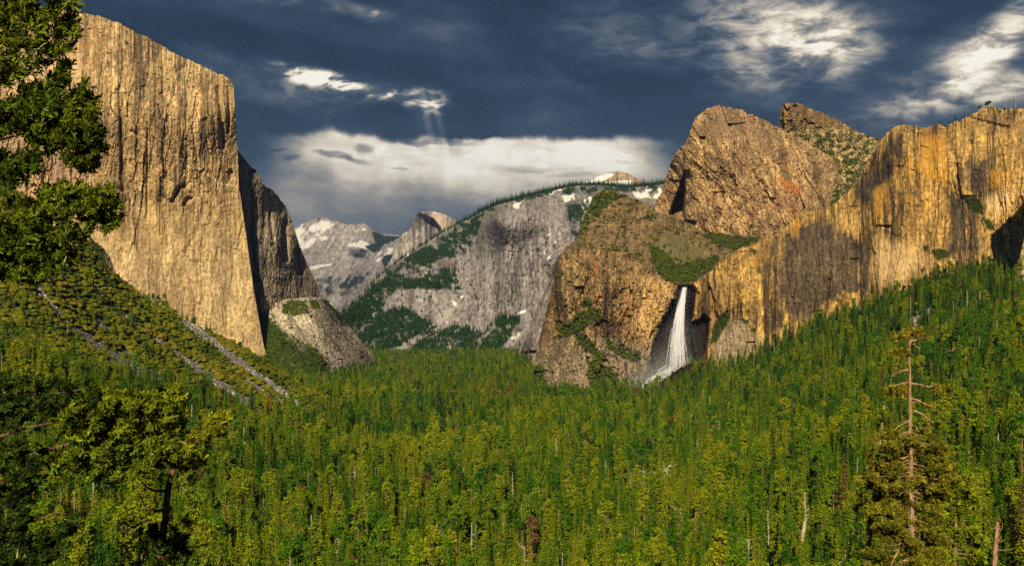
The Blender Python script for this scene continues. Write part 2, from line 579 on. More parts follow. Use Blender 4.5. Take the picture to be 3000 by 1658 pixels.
for px in (-900, 100, 800, 1500, 2200, 3000, 3900):
    gz(px, 9000, -50)
    gz(px, 30000, -60)
    gz(px, 60, 126)
    gz(px, 20, 141)
    gz(px, 6, 147.4)
for px in (100, 800, 1500, 2200, 3000):
    gz(px, 170, 84)
for px in (2400, 2900, 3500):
    gz(px, 3200, 330)
    gz(px, 6000, 300)
for px in (-700, 100, 500):
    gz(px, 3600, 60)
    gz(px, 6000, 200)
Garr = np.array(G)
_az = np.arctan((Garr[:, 0] - CX) / F)
_tps = TPS(np.stack([_az * 3.0, np.log(Garr[:, 1])], 1), Garr[:, 2], 1.0, reg=2e-3)


def ground_z(x, y):
    x = np.asarray(x, float)
    y = np.asarray(y, float)
    r = np.hypot(x, y)
    az = np.arctan2(x, y)
    azc = np.clip(az, -0.62, 0.62)
    Yc = np.clip(r * np.cos(azc), 5.0, 40000)
    z = _tps(azc * 3.0, np.log(Yc))
    # behind the viewpoint the hillside goes on rising
    bk = sstep(0.75, 1.7, np.abs(az)) * sstep(3, 40, r)
    z = z * (1 - bk) + bk * (147 + np.minimum(r * 0.35, 420))
    amp = np.clip(r / 400.0, 0, 1)
    z = z + amp * (6 * fbm(x / 260, y / 260, 3, 40) + 2.0 * fbm(x / 40, y / 40, 3, 50))
    return z


SCREE = [  # traced stone runs on the left slope: centre line, half width
    ([(365, 828), (420, 862), (500, 905), (590, 975), (660, 1035), (745, 1095), (815, 1145)], (10, 17, 17, 20, 20, 15, 10)),
    ([(745, 1095), (800, 1130), (850, 1165), (905, 1210)], (10, 14, 14, 9)),
    ([(448, 990), (490, 1015), (545, 1055), (610, 1105), (660, 1140), (720, 1180), (760, 1205)], (7, 10, 13, 18, 24, 26, 14)),
    ([(215, 960), (262, 995), (320, 1040), (380, 1075), (440, 1105), (490, 1120)], (8, 16, 22, 30, 36, 14)),
    ([(110, 850), (150, 895), (185, 920)], (16, 12, 8)),
    ([(285, 940), (308, 965)], (10, 8)),
    ([(345, 1005), (375, 1040)], (10, 10)),
    ([(675, 1080), (745, 1130), (830, 1180)], (6, 9, 8)),
    ([(225, 800), (305, 855)], (4, 5)),
    ([(372, 930), (380, 938)], (9, 9)),
    ([(665, 1500), (700, 1530), (728, 1560)], (10, 16, 12)),
    ([(2640, 985), (2670, 950), (2730, 915)], (16, 26, 14)),
    ([(2180, 1130), (2230, 1110)], (12, 14)),
]


def scree_mask(px, py):
    m = np.zeros(np.shape(px))
    for line, wd in SCREE:
        for (p0, p1, w0, w1) in zip(line[:-1], line[1:], wd[:-1], wd[1:]):
            dx, dy = p1[0] - p0[0], p1[1] - p0[1]
            t = np.clip(((px - p0[0]) * dx + (py - p0[1]) * dy) / (dx * dx + dy * dy), 0, 1)
            dd = np.hypot(px - p0[0] - t * dx, py - p0[1] - t * dy)
            m = np.maximum(m, sstep(1.15, 0.75, dd / ((w0 + t * (w1 - w0)) * (0.72 + 0.9 * gnoise(px / 16, py / 16, 330) + 0.4 * gnoise(px / 6, py / 6, 331)))))
    return m


SHRUB_ZONE = [(-400, 420), (0, 520), (250, 690), (340, 805), (590, 945), (780, 1045), (900, 1120), (1040, 1185), (960, 1230), (820, 1240), (640, 1190), (480, 1145), (330, 1130), (200, 1090), (0, 1050), (-400, 1000)]

naz, nr = 520, 430
azs = np.r_[np.linspace(-math.pi, -0.60, 60, endpoint=False), np.linspace(-0.60, 0.60, naz), np.linspace(0.60, math.pi, 61)[1:]]
rs = np.r_[np.geomspace(1.5, 200, 60, endpoint=False), np.geomspace(200, 6000, nr), np.geomspace(6000, 26000, 24)[1:]]
AZ, RR = np.meshgrid(azs, rs)
GX, GY = RR * np.sin(AZ), RR * np.cos(AZ)
GZ = ground_z(GX, GY)
gpx, gpy = project(np.stack([GX, GY, GZ], -1))
front = (GY > 100) & (RR < 3000)
sc = np.where(front, scree_mask(gpx, gpy), 0)
n1, n2 = fbm(GX / 30, GY / 30, 4, 60), fbm(GX / 6, GY / 6, 3, 70)
soil = np.stack([0.060 + 0.02 * n1, 0.050 + 0.018 * n1, 0.022 + 0.008 * n1], -1)
shrubby = np.where(front, poly_mask(gpx, gpy, SHRUB_ZONE, 14), 0)[..., None]
soil = soil * (1 - shrubby) + shrubby * np.stack([0.10 + 0.03 * n1, 0.095 + 0.03 * n1, 0.018 + 0.008 * n1], -1)
stone = np.stack([0.17 + 0.12 * n2, 0.14 + 0.10 * n2, 0.11 + 0.08 * n2], -1)
soil = soil * (1 - sc[..., None]) + stone * sc[..., None]
GZ = GZ + sc * 1.2 * n2
gme = grid_mesh("ground", np.stack([GX, GY, GZ], -1), np.clip(soil, 0.01, 1))
tag(link("ground", gme, M_SOIL), "brown forest ground falling from the viewpoint to the valley floor", "ground", kind="structure")


# ---------------------------------------------------------------- rock walls
SHEETS = {}
PIVOT = 0.30                                              # albedo about which the stone's contrast is set


def rock_wall(name, label, top, bot, left, right, depth, nu, nv, relief, colour, cat="cliff", mat=None, back=700.0, jag=2.0, turn=0.10, kt="x", kl="y", grooves=(), seed=0, streaky=0.8, contrast=1.4):
    px, py = coons(top, bot, left, right, nu, nv, kt, kl)
    dp = np.array(depth, float)
    D = TPS(dp[:, :2], dp[:, 2], 300.0, reg=1e-3)(px, py)
    # ragged skyline
    v = np.linspace(0, 1, nv)[:, None]
    py = py + jag * sstep(0.86, 1.0, v) * (fbm(px / 34, px * 0 + 3.7 + seed, 5, 80 + seed, 0.7) * 2.4 + ridged(px / 11, px * 0 + 3.3 + seed, 2, 90) * 0.8 - 0.4)
    Dm = float(np.median(D))
    X, Z = (px - CX) / F * Dm, CAMZ + (HY - py) / F * Dm     # joints run straight up the face
    R = relief(X, Z, px, py, D)
    for line, amp, wd in grooves:
        R = R + amp * np.exp(-(seg_dist(px, py, line) / wd) ** 2)
    D2 = D + R
    P = unproject(px, py, D2)
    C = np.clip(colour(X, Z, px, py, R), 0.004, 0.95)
    C[..., :3] = np.clip(PIVOT * (C[..., :3] / PIVOT) ** contrast, 0.003, 0.9)
    SHEETS[name] = dict(P=P, px=px, py=py, D=D2)
    # the rock goes on behind its skyline and round its sides, and down into the ground
    rows = [P]
    tp = P[-1]
    for dd in (0.04, 0.15, 0.45, 1.0):
        q = tp.copy()
        k = back * dd
        q[:, 0] += k * tp[:, 0] / tp[:, 1]
        q[:, 1] += k
        q[:, 2] -= k * (0.16 + 0.5 * dd)
        rows.append(q[None])
    lo = P[0].copy()
    lo[:, 2] -= 70
    P2 = np.concatenate([lo[None]] + rows, 0)
    if C.shape[-1] == 3:
        gy = np.abs(np.gradient(P[..., 2], axis=0)) / (np.abs(np.gradient(P[..., 1], axis=0)) + 0.5)
        C = np.concatenate([C, sstep(0.9, 2.4, gy)[..., None] * streaky], -1)
    C2 = np.concatenate([C[:1], C] + [C[-1:]] * 4, 0)
    def side(j, sgn):
        out = []
        for dd in (0.05, 0.2, 0.6, 1.0):
            q = P2[:, j].copy()
            k = back * dd
            q[:, 0] += k * (P2[:, j, 0] / P2[:, j, 1] + sgn * turn)
            q[:, 1] += k
            q[:, 2] -= k * 0.12
            out.append(q[:, None])
        return out
    L, Rr = side(0, 1), side(-1, -1)
    P3 = np.concatenate(L[::-1] + [P2] + Rr, 1)
    C3 = np.concatenate([C2[:, :1]] * 4 + [C2] + [C2[:, -1:]] * 4, 1)
    o = link(name.split("@")[0], grid_mesh(name, P3, C3, smooth=False), mat or M_ROCK)
    tag(o, label, cat, kind="structure")
    return o


def lerpc(a, b, t):
    t = np.clip(t, 0, 1)[..., None]
    return np.asarray(a) * (1 - t) + np.asarray(b) * t


def granite(X, Z, light, mid, dark, streak=0.8, seed=0, sx=1.0, patch=0.5, slant=0.0, crack=0.6, run=1.0):
    """weathered granite: tan and grey fields, dark water streaks of several widths, pale scars; run = how far streaks run down"""
    Xs = X + slant * Z + 4 * sx * fbm(X / 60 / sx, Z / 90 / sx, 3, 195)
    a = fbm(Xs / 120 / sx, Z / (260 * run) / sx, 5, 100 + seed, 0.6)
    s1 = fbm(Xs / 34 / sx, Z / (700 * run) / sx, 3, 110 + seed)
    s2 = fbm(Xs / 10 / sx, Z / (300 * run) / sx, 3, 120 + seed, 0.6)
    s3 = fbm(Xs / 3.6 / sx, Z / (120 * run) / sx, 2, 125 + seed)
    e = fbm(X / 10 / sx, Z / 11 / sx, 4, 130 + seed, 0.72)
    f = fbm(X / 38 / sx, Z / 46 / sx, 4, 135 + seed, 0.65)
    _, t2, g2 = facets(Xs / 21 / sx, Z / (80 * run) / sx, 2)
    _, t3, g3 = facets(Xs / 7 / sx, Z / (20 * run) / sx, 3)
    C = lerpc(mid, light, 0.45 + 1.2 * a + 0.7 * s2 + 0.5 * f + 0.30 * (t2 - 0.5) + 0.4 * s3)
    C = lerpc(C, np.asarray(mid) * 0.55, sstep(0.05, 0.32, 0.8 * a + 0.6 * s1 - 0.5 * f) * patch)
    where = sstep(-0.12, 0.16, fbm(Xs / 85 / sx, Z / (330 * run) / sx, 4, 140 + seed))
    st = sstep(-0.02, 0.20, 0.55 * s1 + 0.55 * s2 + 0.45 * s3 + 0.15 * f) * (0.25 + 0.75 * where)
    C = lerpc(C, dark, st * streak)
    pale = sstep(0.16, 0.34, fbm(Xs / 12 / sx, Z / (160 * run) / sx, 4, 148 + seed)) * (1 - where) * 0.5
    C = lerpc(C, np.asarray(light) * 1.18, pale)
    C = C * (0.92 + 0.16 * t3 + 0.95 * e + 0.25 * f)[..., None]
    crk = np.maximum(sstep(0.08, 0.01, g2) * 0.60, sstep(0.07, 0.0, g3) * 0.35) * sstep(-0.1, 0.25, f)  # lichen and crevice shade along the joints, put into the colour
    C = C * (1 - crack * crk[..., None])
    return np.clip(C, 0.008, 1)


def face_relief(k=1.0, sx=1.0, seed=0, rough=1.0, where=None, low=1.0, slant=0.0, run=1.0):
    """relief of a rock face; where(px, py) can calm it down, slant tilts its joints, run stretches them"""
    def fn(X, Z, px, py, D):
        kk = k if where is None else k * where(px, py)
        return relief_at(X + slant * Z, Z, kk, sx, seed, rough, low, run)
    return fn


def relief_at(X, Z, k, sx, seed, rough, low, run):
    Xw = X + 4 * sx * fbm(X / 60 / sx, Z / 90 / sx, 3, 195)
    r = 24 * k * low * fbm(Xw / 170 / sx, Z / (520 * run) / sx, 4, 200 + seed)
    v1, _, _ = facets(Xw / 62 / sx, Z / (260 * run) / sx, 1)
    v2, _, g2 = facets(Xw / 21 / sx, Z / (80 * run) / sx, 2)
    v3, _, g3 = facets(Xw / 7 / sx, Z / (20 * run) / sx, 3)
    r = r + k * (18 * low * v1 + 8.5 * v2 + 3.6 * rough * v3)
    r = r + 3.2 * k * rough * fbm(X / 10 / sx, Z / 10 / sx, 4, 240 + seed, 0.62)
    return r + 3.0 * k * sstep(0.08, 0.0, g2) * sstep(-0.15, 0.25, fbm(X / 50 / sx, Z / 90 / sx, 2, 246 + seed))


LIGHT, MID, DARK = (0.58, 0.40, 0.185), (0.36, 0.24, 0.11), (0.095, 0.065, 0.042)

# -- the great wall on the left
cap_top = [(-420, -60), (-150, -10), (0, 8), (120, 22), (215, 34), (240, 38), (290, 48), (340, 65), (385, 88), (450, 120), (500, 152), (560, 180), (620, 208), (655, 221), (677, 236), (684, 252)]
cap_right = [(786, 1075), (782, 1042), (772, 1012), (755, 915), (740, 830), (720, 680), (699, 540), (696, 430), (693, 400), (688, 320), (684, 252)]
cap_bot = [(-420, 900), (0, 930), (300, 960), (600, 1020), (786, 1075)]
cap_left = [(-420, 900), (-420, -60)]
cap_depth = [(-420, 0, 2950), (-420, 900, 2850), (0, 10, 3150), (0, 500, 2960), (0, 930, 2900), (215, 40, 3360), (250, 130, 3090), (250, 500, 3010), (250, 900, 2950), (450, 125, 3330), (440, 215, 3110), (450, 600, 3060), (450, 950, 2990),
             (600, 200, 3340), (600, 262, 3180), (600, 600, 3120), (600, 1000, 3030), (684, 252, 3330), (672, 300, 3190), (690, 400, 3210), (700, 600, 3180), (750, 900, 3120), (786, 1060, 3080), (650, 800, 3120)]


def cap_colour(X, Z, px, py, R):
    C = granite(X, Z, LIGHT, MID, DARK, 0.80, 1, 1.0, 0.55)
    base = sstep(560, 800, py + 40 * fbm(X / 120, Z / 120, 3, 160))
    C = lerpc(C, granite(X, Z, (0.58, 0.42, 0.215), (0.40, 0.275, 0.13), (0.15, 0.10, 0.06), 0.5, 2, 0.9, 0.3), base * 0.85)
    gold = sstep(0.1, 0.5, fbm(X / 22, Z / 260, 3, 170) + 0.25 * fbm(X / 90, Z / 200, 2, 175)) * (1 - base) * sstep(200, 420, py)
    C = lerpc(C, (0.56, 0.34, 0.11), gold * 0.45)
    pink = poly_mask(px, py, [(-420, -60), (210, 40), (250, 200), (285, 420), (230, 640), (-420, 700)], 50)
    C = lerpc(C, np.array((0.52, 0.35, 0.20)) * (1 + 0.3 * fbm(X / 18, Z / 60, 3, 180))[..., None], pink * 0.65)
    rust = poly_mask(px, py, [(190, 60), (260, 70), (330, 120), (300, 190), (215, 180)], 40)
    C = lerpc(C, (0.36, 0.17, 0.06), rust * 0.55 * sstep(-0.2, 0.3, fbm(X / 25, Z / 40, 3, 182)))
    drk = np.maximum(poly_mask(px, py, [(290, 250), (370, 280), (365, 520), (340, 560), (300, 480)], 25), poly_mask(px, py, [(585, 250), (640, 250), (635, 420), (600, 470), (585, 380)], 18))
    C = lerpc(C, (0.15, 0.095, 0.055), drk * 0.6 * sstep(-0.25, 0.3, fbm(X / 14, Z / 120, 3, 184)))
    vein = np.exp(-(seg_dist(px, py, [(560, 480), (600, 505), (650, 540), (690, 545)]) / 3) ** 2)
    C = lerpc(C, (0.70, 0.52, 0.30), vein * 0.6)
    return C


cap_grooves = [([(350, 255), (352, 330), (358, 560)], 15, 5), ([(432, 380), (430, 640)], 9, 3), ([(640, 260), (648, 330), (652, 430)], 27, 7), ([(668, 255), (672, 320), (668, 390)], 20, 4), ([(505, 590), (525, 552), (538, 545)], 24, 6),
               ([(540, 600), (552, 580), (560, 582)], 18, 5), ([(335, 550), (360, 556), (372, 590)], 13, 4), ([(475, 275), (490, 288)], 18, 6), ([(463, 310), (475, 335)], 13, 5), ([(375, 130), (392, 136)], 18, 5), ([(520, 210), (545, 195)], 11, 6),
               ([(600, 600), (585, 660), (545, 740)], 5, 8), ([(470, 510), (470, 690)], 6, 3), ([(676, 500), (680, 506)], 22, 4), ([(385, 385), (396, 392)], 13, 4), ([(565, 380), (580, 480), (590, 540)], 6, 4)]
rock_wall("granite_cliff@cap", "huge tan granite wall with a sharp prow rising behind the left slope", cap_top, cap_bot, cap_left, cap_right, cap_depth, 540, 540, face_relief(0.9, 1.0, 0, 1.25, lambda px, py: 1.0 - 0.55 * sstep(420, 720, py), low=0.42), cap_colour, contrast=1.25, grooves=cap_grooves, turn=0.05, jag=4.0, back=900)

# -- its east shoulder, falling to the valley
sh_top = [(640, 380), (690, 425), (700, 442), (725, 475), (750, 500), (770, 538), (810, 568), (836, 600)]
sh_right = [(960, 905), (942, 865), (925, 825), (900, 775), (880, 725), (865, 680), (852, 640), (836, 600)]
sh_bot = [(640, 940), (765, 925), (800, 900), (850, 890), (960, 905)]
sh_left = [(640, 940), (640, 380)]
sh_depth = [(640, 400, 3440), (640, 940, 3300), (700, 450, 3365), (760, 880, 3240), (730, 700, 3290), (770, 540, 3400), (790, 700, 3350), (836, 600, 3620), (850, 750, 3500), (840, 890, 3380), (900, 775, 3700), (960, 905, 3720)]


def sh_colour(X, Z, px, py, R):
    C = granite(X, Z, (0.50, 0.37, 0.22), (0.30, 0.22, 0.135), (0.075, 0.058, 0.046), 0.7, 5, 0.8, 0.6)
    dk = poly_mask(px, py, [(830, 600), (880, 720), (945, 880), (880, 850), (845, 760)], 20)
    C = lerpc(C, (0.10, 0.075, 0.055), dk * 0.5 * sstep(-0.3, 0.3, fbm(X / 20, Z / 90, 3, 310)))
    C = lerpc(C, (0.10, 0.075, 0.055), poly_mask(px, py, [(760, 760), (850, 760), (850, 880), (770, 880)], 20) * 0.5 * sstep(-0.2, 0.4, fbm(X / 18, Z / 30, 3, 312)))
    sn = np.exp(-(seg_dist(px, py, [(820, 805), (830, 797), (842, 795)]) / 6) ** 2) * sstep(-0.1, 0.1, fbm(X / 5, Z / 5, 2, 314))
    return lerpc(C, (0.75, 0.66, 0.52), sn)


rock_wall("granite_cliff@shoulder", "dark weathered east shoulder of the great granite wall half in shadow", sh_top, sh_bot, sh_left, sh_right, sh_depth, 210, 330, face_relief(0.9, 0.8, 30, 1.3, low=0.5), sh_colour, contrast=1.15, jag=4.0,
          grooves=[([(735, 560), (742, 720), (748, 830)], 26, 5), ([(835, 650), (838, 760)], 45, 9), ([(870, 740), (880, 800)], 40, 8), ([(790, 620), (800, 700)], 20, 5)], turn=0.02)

# -- pale slab apron under the shoulder
ap_top = [(700, 905), (765, 893), (790, 882), (850, 874), (942, 868), (975, 895)]
ap_right = [(1105, 1062), (1092, 1035), (1065, 1008), (1040, 975), (1015, 948), (975, 895)]
ap_bot = [(700, 1090), (850, 1085), (960, 1080), (1105, 1062)]
ap_left = [(700, 1090), (700, 905)]
ap_depth = [(700, 905, 3300), (700, 1080, 3050), (800, 885, 3330), (850, 960, 3200), (850, 1080, 3000), (940, 870, 3480), (960, 960, 3380), (960, 1075, 3150), (1015, 948, 3750), (1105, 1062, 3900), (1030, 1060, 3450)]
AP_GREEN = [(740, 895), (790, 935), (850, 985), (915, 1020), (965, 1062), (960, 1100), (700, 1110), (690, 900)]
AP_BUSH = [[(830, 895), (850, 880), (895, 890), (905, 915), (860, 925), (828, 915)], [(905, 880), (935, 885), (930, 905), (910, 900)], [(870, 880), (893, 884), (890, 893)], [(945, 878), (965, 882), (955, 890)], [(975, 905), (995, 915), (985, 920)]]


def ap_colour(X, Z, px, py, R):
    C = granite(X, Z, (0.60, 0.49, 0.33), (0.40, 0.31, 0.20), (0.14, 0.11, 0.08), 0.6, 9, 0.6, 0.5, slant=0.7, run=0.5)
    g = poly_mask(px, py, AP_GREEN, 10)
    g = np.clip(g * sstep(-0.35, 0.05, fbm(X / 60 + Z / 90, Z / 40, 3, 330) + 0.15), 0, 1)
    return lerpc(C, np.array((0.055, 0.07, 0.02)) * (1 + 0.4 * fbm(X / 8, Z / 8, 3, 332))[..., None], g)


rock_wall("granite_slope@apron", "pale slabby granite apron below the dark shoulder with green brush", ap_top, ap_bot, ap_left, ap_right, ap_depth, 230, 120, face_relief(0.85, 0.6, 50, 1.6, slant=0.7, run=0.6), ap_colour, contrast=1.2, cat="rock slope", back=400, turn=0.02)

# -- snowy range far up the valley
fr_top = [(760, 735), (820, 705), (862, 670), (885, 656), (910, 646), (935, 639), (950, 636), (970, 645), (990, 650), (1015, 657), (1045, 656), (1065, 654), (1082, 664), (1095, 677), (1110, 682), (1125, 685), (1170, 690), (1220, 702), (1330, 715), (1450, 720)]
fr_bot = [(760, 1060), (1000, 1060), (1250, 1055), (1450, 1050)]
fr_depth = [(760, 740, 17000), (760, 1060, 9000), (950, 640, 18500), (930, 760, 16500), (950, 850, 13000), (960, 1050, 9000), (1065, 656, 18000), (1100, 780, 15500), (1150, 700, 17500), (1080, 900, 12500), (1200, 1050, 9500), (1450, 720, 17000), (1450, 1050, 9500)]


def fr_colour(X, Z, px, py, R):
    C = granite(X, Z, (0.50, 0.42, 0.34), (0.30, 0.25, 0.205), (0.14, 0.12, 0.105), 0.5, 12, 4.5, 0.4, slant=-0.6)
    n = fbm(X / 420 - Z / 330, Z / 900, 4, 340) + 0.6 * fbm(X / 120, Z / 120, 3, 344)
    hi = sstep(790, 660, py)
    cover = np.maximum.reduce([poly_mask(px, py, [(862, 672), (950, 640), (1015, 658), (1000, 690), (930, 720), (880, 745), (860, 700)], 12) * 0.75,
                               poly_mask(px, py, [(1015, 715), (1060, 700), (1085, 720), (1075, 730), (1010, 722)], 5) * 0.95,
                               poly_mask(px, py, [(1090, 755), (1125, 725), (1160, 720), (1150, 740), (1105, 770)], 5) * 1.0,
                               poly_mask(px, py, [(1030, 672), (1070, 662), (1080, 675), (1040, 690)], 6) * 0.8,
                               poly_mask(px, py, [(905, 780), (980, 768), (975, 778), (910, 790)], 4) * 0.9,
                               poly_mask(px, py, [(880, 690), (900, 760), (870, 770)], 10) * 0.6, hi * 0.32])
    n = n + 0.5 * fbm((X - 0.8 * Z) / 90, (Z + 0.8 * X) / 500, 4, 346)
    snow = sstep(0.46, 0.62, cover * 0.72 + 0.62 * n)
    wood = np.maximum.reduce([poly_mask(px, py, [(1080, 672), (1130, 690), (1175, 693), (1120, 730), (1095, 745), (1070, 722), (1100, 712)], 8), poly_mask(px, py, [(1110, 745), (1165, 745), (1180, 790), (1130, 790)], 10),
                              poly_mask(px, py, [(985, 735), (1060, 725), (1100, 740), (1080, 765), (1020, 750)], 8) * 0.6, poly_mask(px, py, [(900, 800), (1100, 790), (1050, 880), (930, 870)], 20) * 0.55])
    wood = sstep(0.35, 0.6, wood * (0.75 + 0.8 * n + 0.3 * fbm(X / 60, Z / 60, 3, 348)))
    C = lerpc(C, (0.035, 0.045, 0.035), wood)
    return lerpc(C, (0.80, 0.72, 0.60), snow * (1 - wood))


rock_wall("mountain@range", "snow streaked granite mountain far up the valley", fr_top, fr_bot, [fr_bot[0], fr_top[0]], [fr_bot[-1], fr_top[-1]], fr_depth, 340, 200, face_relief(3.6, 4.0, 60, low=0.6, slant=-0.5), fr_colour, contrast=1.1, cat="mountain", mat=M_FAR, back=3000, jag=2.0)

# -- the split dome
hd_top = [(1120, 800), (1150, 752), (1162, 722), (1180, 684), (1196, 677), (1206, 664), (1216, 640), (1224, 623), (1235, 620), (1255, 621), (1272, 620), (1300, 627), (1325, 640), (1350, 655), (1380, 690), (1400, 730)]
hd_bot = [(1120, 860), (1250, 850), (1400, 840)]
hd_depth = [(1120, 830, 13300), (1180, 690, 13300), (1200, 760, 13150), (1225, 625, 13350), (1235, 760, 13150), (1262, 640, 13600), (1250, 720, 13350), (1288, 690, 13560), (1282, 800, 13300), (1300, 640, 13600), (1330, 700, 13600), (1350, 660, 13950), (1400, 750, 14200), (1400, 840, 13900)]


def hd_relief(X, Z, px, py, D):
    r = 40 * fbm(X / 300, Z / 500, 4, 260) - 18 * ridged(X / 120, Z / 900, 2, 262)
    edge = np.interp(py, [620, 640, 665, 690, 760], [1226, 1266, 1286, 1294, 1300])
    # flat face left of the edge turns away from the sun; the back of the dome bulges out
    r = r + 260 * sstep(-44, -2, px - edge) * sstep(6, -1, px - edge) * sstep(625, 660, py)
    return r


def hd_colour(X, Z, px, py, R):
    C = granite(X, Z, (0.47, 0.38, 0.29), (0.31, 0.25, 0.19), (0.12, 0.10, 0.09), 0.5, 14, 4.0, 0.4)
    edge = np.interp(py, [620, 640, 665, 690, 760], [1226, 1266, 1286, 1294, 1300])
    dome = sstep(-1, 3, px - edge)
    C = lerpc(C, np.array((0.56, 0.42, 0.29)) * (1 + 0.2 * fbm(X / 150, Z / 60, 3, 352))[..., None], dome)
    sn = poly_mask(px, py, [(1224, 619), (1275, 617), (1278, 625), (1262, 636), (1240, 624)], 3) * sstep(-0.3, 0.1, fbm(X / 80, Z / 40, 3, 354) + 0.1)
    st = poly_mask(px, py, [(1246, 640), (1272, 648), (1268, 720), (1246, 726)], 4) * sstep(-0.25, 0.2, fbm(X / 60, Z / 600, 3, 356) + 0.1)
    C = lerpc(C, (0.045, 0.045, 0.05), st * 0.85)  # dark stripes that also put the unlit face's shade into the colour
    return lerpc(C, (0.85, 0.75, 0.6), sn)


rock_wall("mountain@dome", "split granite dome with a sheer dark face at the head of the valley", hd_top, hd_bot, [hd_bot[0], hd_top[0]], [hd_bot[-1], hd_top[-1]], hd_depth, 200, 150, hd_relief, hd_colour, contrast=1.15, cat="mountain", mat=M_FAR, back=900, jag=0.5, turn=0.1)

# -- pale snowy summit behind the wooded ridge
pd_top = [(1640, 560), (1690, 542), (1707, 536), (1750, 519), (1780, 506), (1810, 502), (1840, 508), (1862, 520), (1880, 533), (1910, 550)]
pd_bot = [(1640, 590), (1910, 590)]


def pd_colour(X, Z, px, py, R):
    C = granite(X, Z, (0.50, 0.37, 0.25), (0.32, 0.22, 0.14), (0.2, 0.14, 0.1), 0.4, 16, 2.5, 0.4)
    n = fbm(X / 150 + Z / 200, Z / 60, 4, 360)
    cover = np.maximum(poly_mask(px, py, [(1700, 540), (1790, 505), (1800, 512), (1760, 535), (1720, 545)], 5), poly_mask(px, py, [(1775, 532), (1850, 528), (1850, 545), (1770, 545)], 4))
    return lerpc(C, (0.88, 0.76, 0.58), sstep(0.35, 0.5, cover * 0.7 + 0.5 * n + 0.06))


rock_wall("mountain@summit", "rounded snow patched summit behind the dark wooded ridge", pd_top, pd_bot, [pd_bot[0], pd_top[0]], [pd_bot[-1], pd_top[-1]], [(1640, 560, 9700), (1640, 590, 9400), (1810, 502, 10200), (1780, 540, 9600), (1800, 590, 9300), (1910, 550, 9900), (1910, 590, 9500)],
          140, 50, lambda X, Z, px, py, D: 60 * fbm(X / 220, Z / 120, 4, 262), pd_colour, cat="mountain", mat=M_FAR, back=1200, jag=0.8)

# -- the long wooded ridge and its cliffs in the middle distance
mm_top = [(985, 935), (1010, 908), (1050, 878), (1078, 842), (1100, 818), (1135, 790), (1165, 766), (1200, 740), (1250, 710), (1300, 677), (1350, 652), (1385, 634), (1420, 614), (1450, 600), (1500, 586), (1550, 572), (1600, 560), (1650, 548), (1700, 540), (1750, 540), (1850, 545), (1900, 540), (1985, 532), (2080, 540)]
mm_bot = [(985, 1075), (1300, 1075), (1600, 1075), (2080, 1075)]
mm_depth = [(985, 935, 5600), (985, 1075, 5200), (1100, 820, 6700), (1100, 950, 5900), (1150, 1070, 5200), (1200, 740, 7600), (1250, 800, 6800), (1260, 900, 6300), (1280, 990, 5900), (1300, 1070, 5200), (1350, 652, 8100), (1400, 760, 6900), (1380, 800, 6700),
            (1420, 614, 7200), (1440, 625, 6500), (1500, 590, 6950), (1500, 625, 6520), (1510, 720, 6430), (1560, 700, 6470), (1620, 700, 6430), (1640, 640, 6560), (1600, 760, 6400), (1440, 800, 6350), (1450, 950, 6150), (1480, 1070, 5100), (1600, 560, 7400), (1560, 600, 6600), (1580, 800, 6450), (1580, 920, 6200), (1600, 1000, 5700), (1600, 1070, 5100), (1700, 540, 7700), (1680, 620, 6800), (1700, 800, 6300), (1640, 900, 6050), (1700, 1000, 5600),
            (1850, 545, 8000), (1850, 620, 7200), (1850, 1000, 5600), (2080, 540, 8000), (2080, 1075, 5200)]
MM_SNOW = [[(1640, 575), (1700, 560), (1735, 560), (1700, 590), (1655, 592)], [(1610, 560), (1660, 548), (1650, 562), (1600, 575)], [(1490, 600), (1530, 590), (1525, 610), (1495, 612)], [(1560, 695), (1575, 705), (1600, 745), (1590, 740)], [(1615, 665), (1630, 700), (1633, 732), (1622, 715)],
           [(1325, 880), (1360, 862), (1350, 895), (1325, 905)], [(1490, 990), (1535, 960), (1540, 975), (1505, 1000)], [(1385, 720), (1395, 720), (1395, 738), (1388, 735)], [(1505, 915), (1555, 900), (1550, 910), (1515, 922)], [(1360, 815), (1388, 800), (1380, 820), (1362, 828)],
           [(1690, 590), (1740, 570), (1735, 640), (1720, 640)], [(1605, 745), (1615, 752), (1605, 762)], [(1850, 560), (1980, 545), (1980, 580), (1870, 590)]]
MM_SCREE = [[(1100, 1040), (1180, 1010), (1260, 955), (1330, 890), (1355, 870), (1340, 900), (1270, 970), (1190, 1020), (1120, 1045)], [(1470, 1030), (1495, 995), (1540, 962), (1530, 985), (1500, 1015)]]
MM_WOOD = [[(985, 945), (1100, 825), (1200, 745), (1350, 655), (1420, 622), (1400, 700), (1360, 760), (1290, 760), (1250, 790), (1210, 800), (1150, 870), (1090, 930), (1010, 960)],
           [(1160, 800), (1250, 770), (1340, 790), (1350, 850), (1250, 850), (1180, 850)], [(985, 950), (1080, 900), (1200, 900), (1250, 940), (1290, 960), (1190, 1010), (1110, 1040), (985, 1080)],
           [(1100, 1080), (1190, 1020), (1280, 965), (1340, 950), (1400, 970), (1470, 925), (1540, 925), (1500, 990), (1470, 1030), (1560, 1000), (1580, 1080)],
           [(1420, 612), (1600, 560), (1760, 535), (2080, 535), (2080, 560), (1880, 565), (1760, 565), (1620, 575), (1520, 592), (1440, 622)], [(1660, 600), (1740, 590), (1730, 690), (1690, 720), (1670, 680)], [(1560, 700), (1590, 740), (1575, 745), (1555, 720)]]


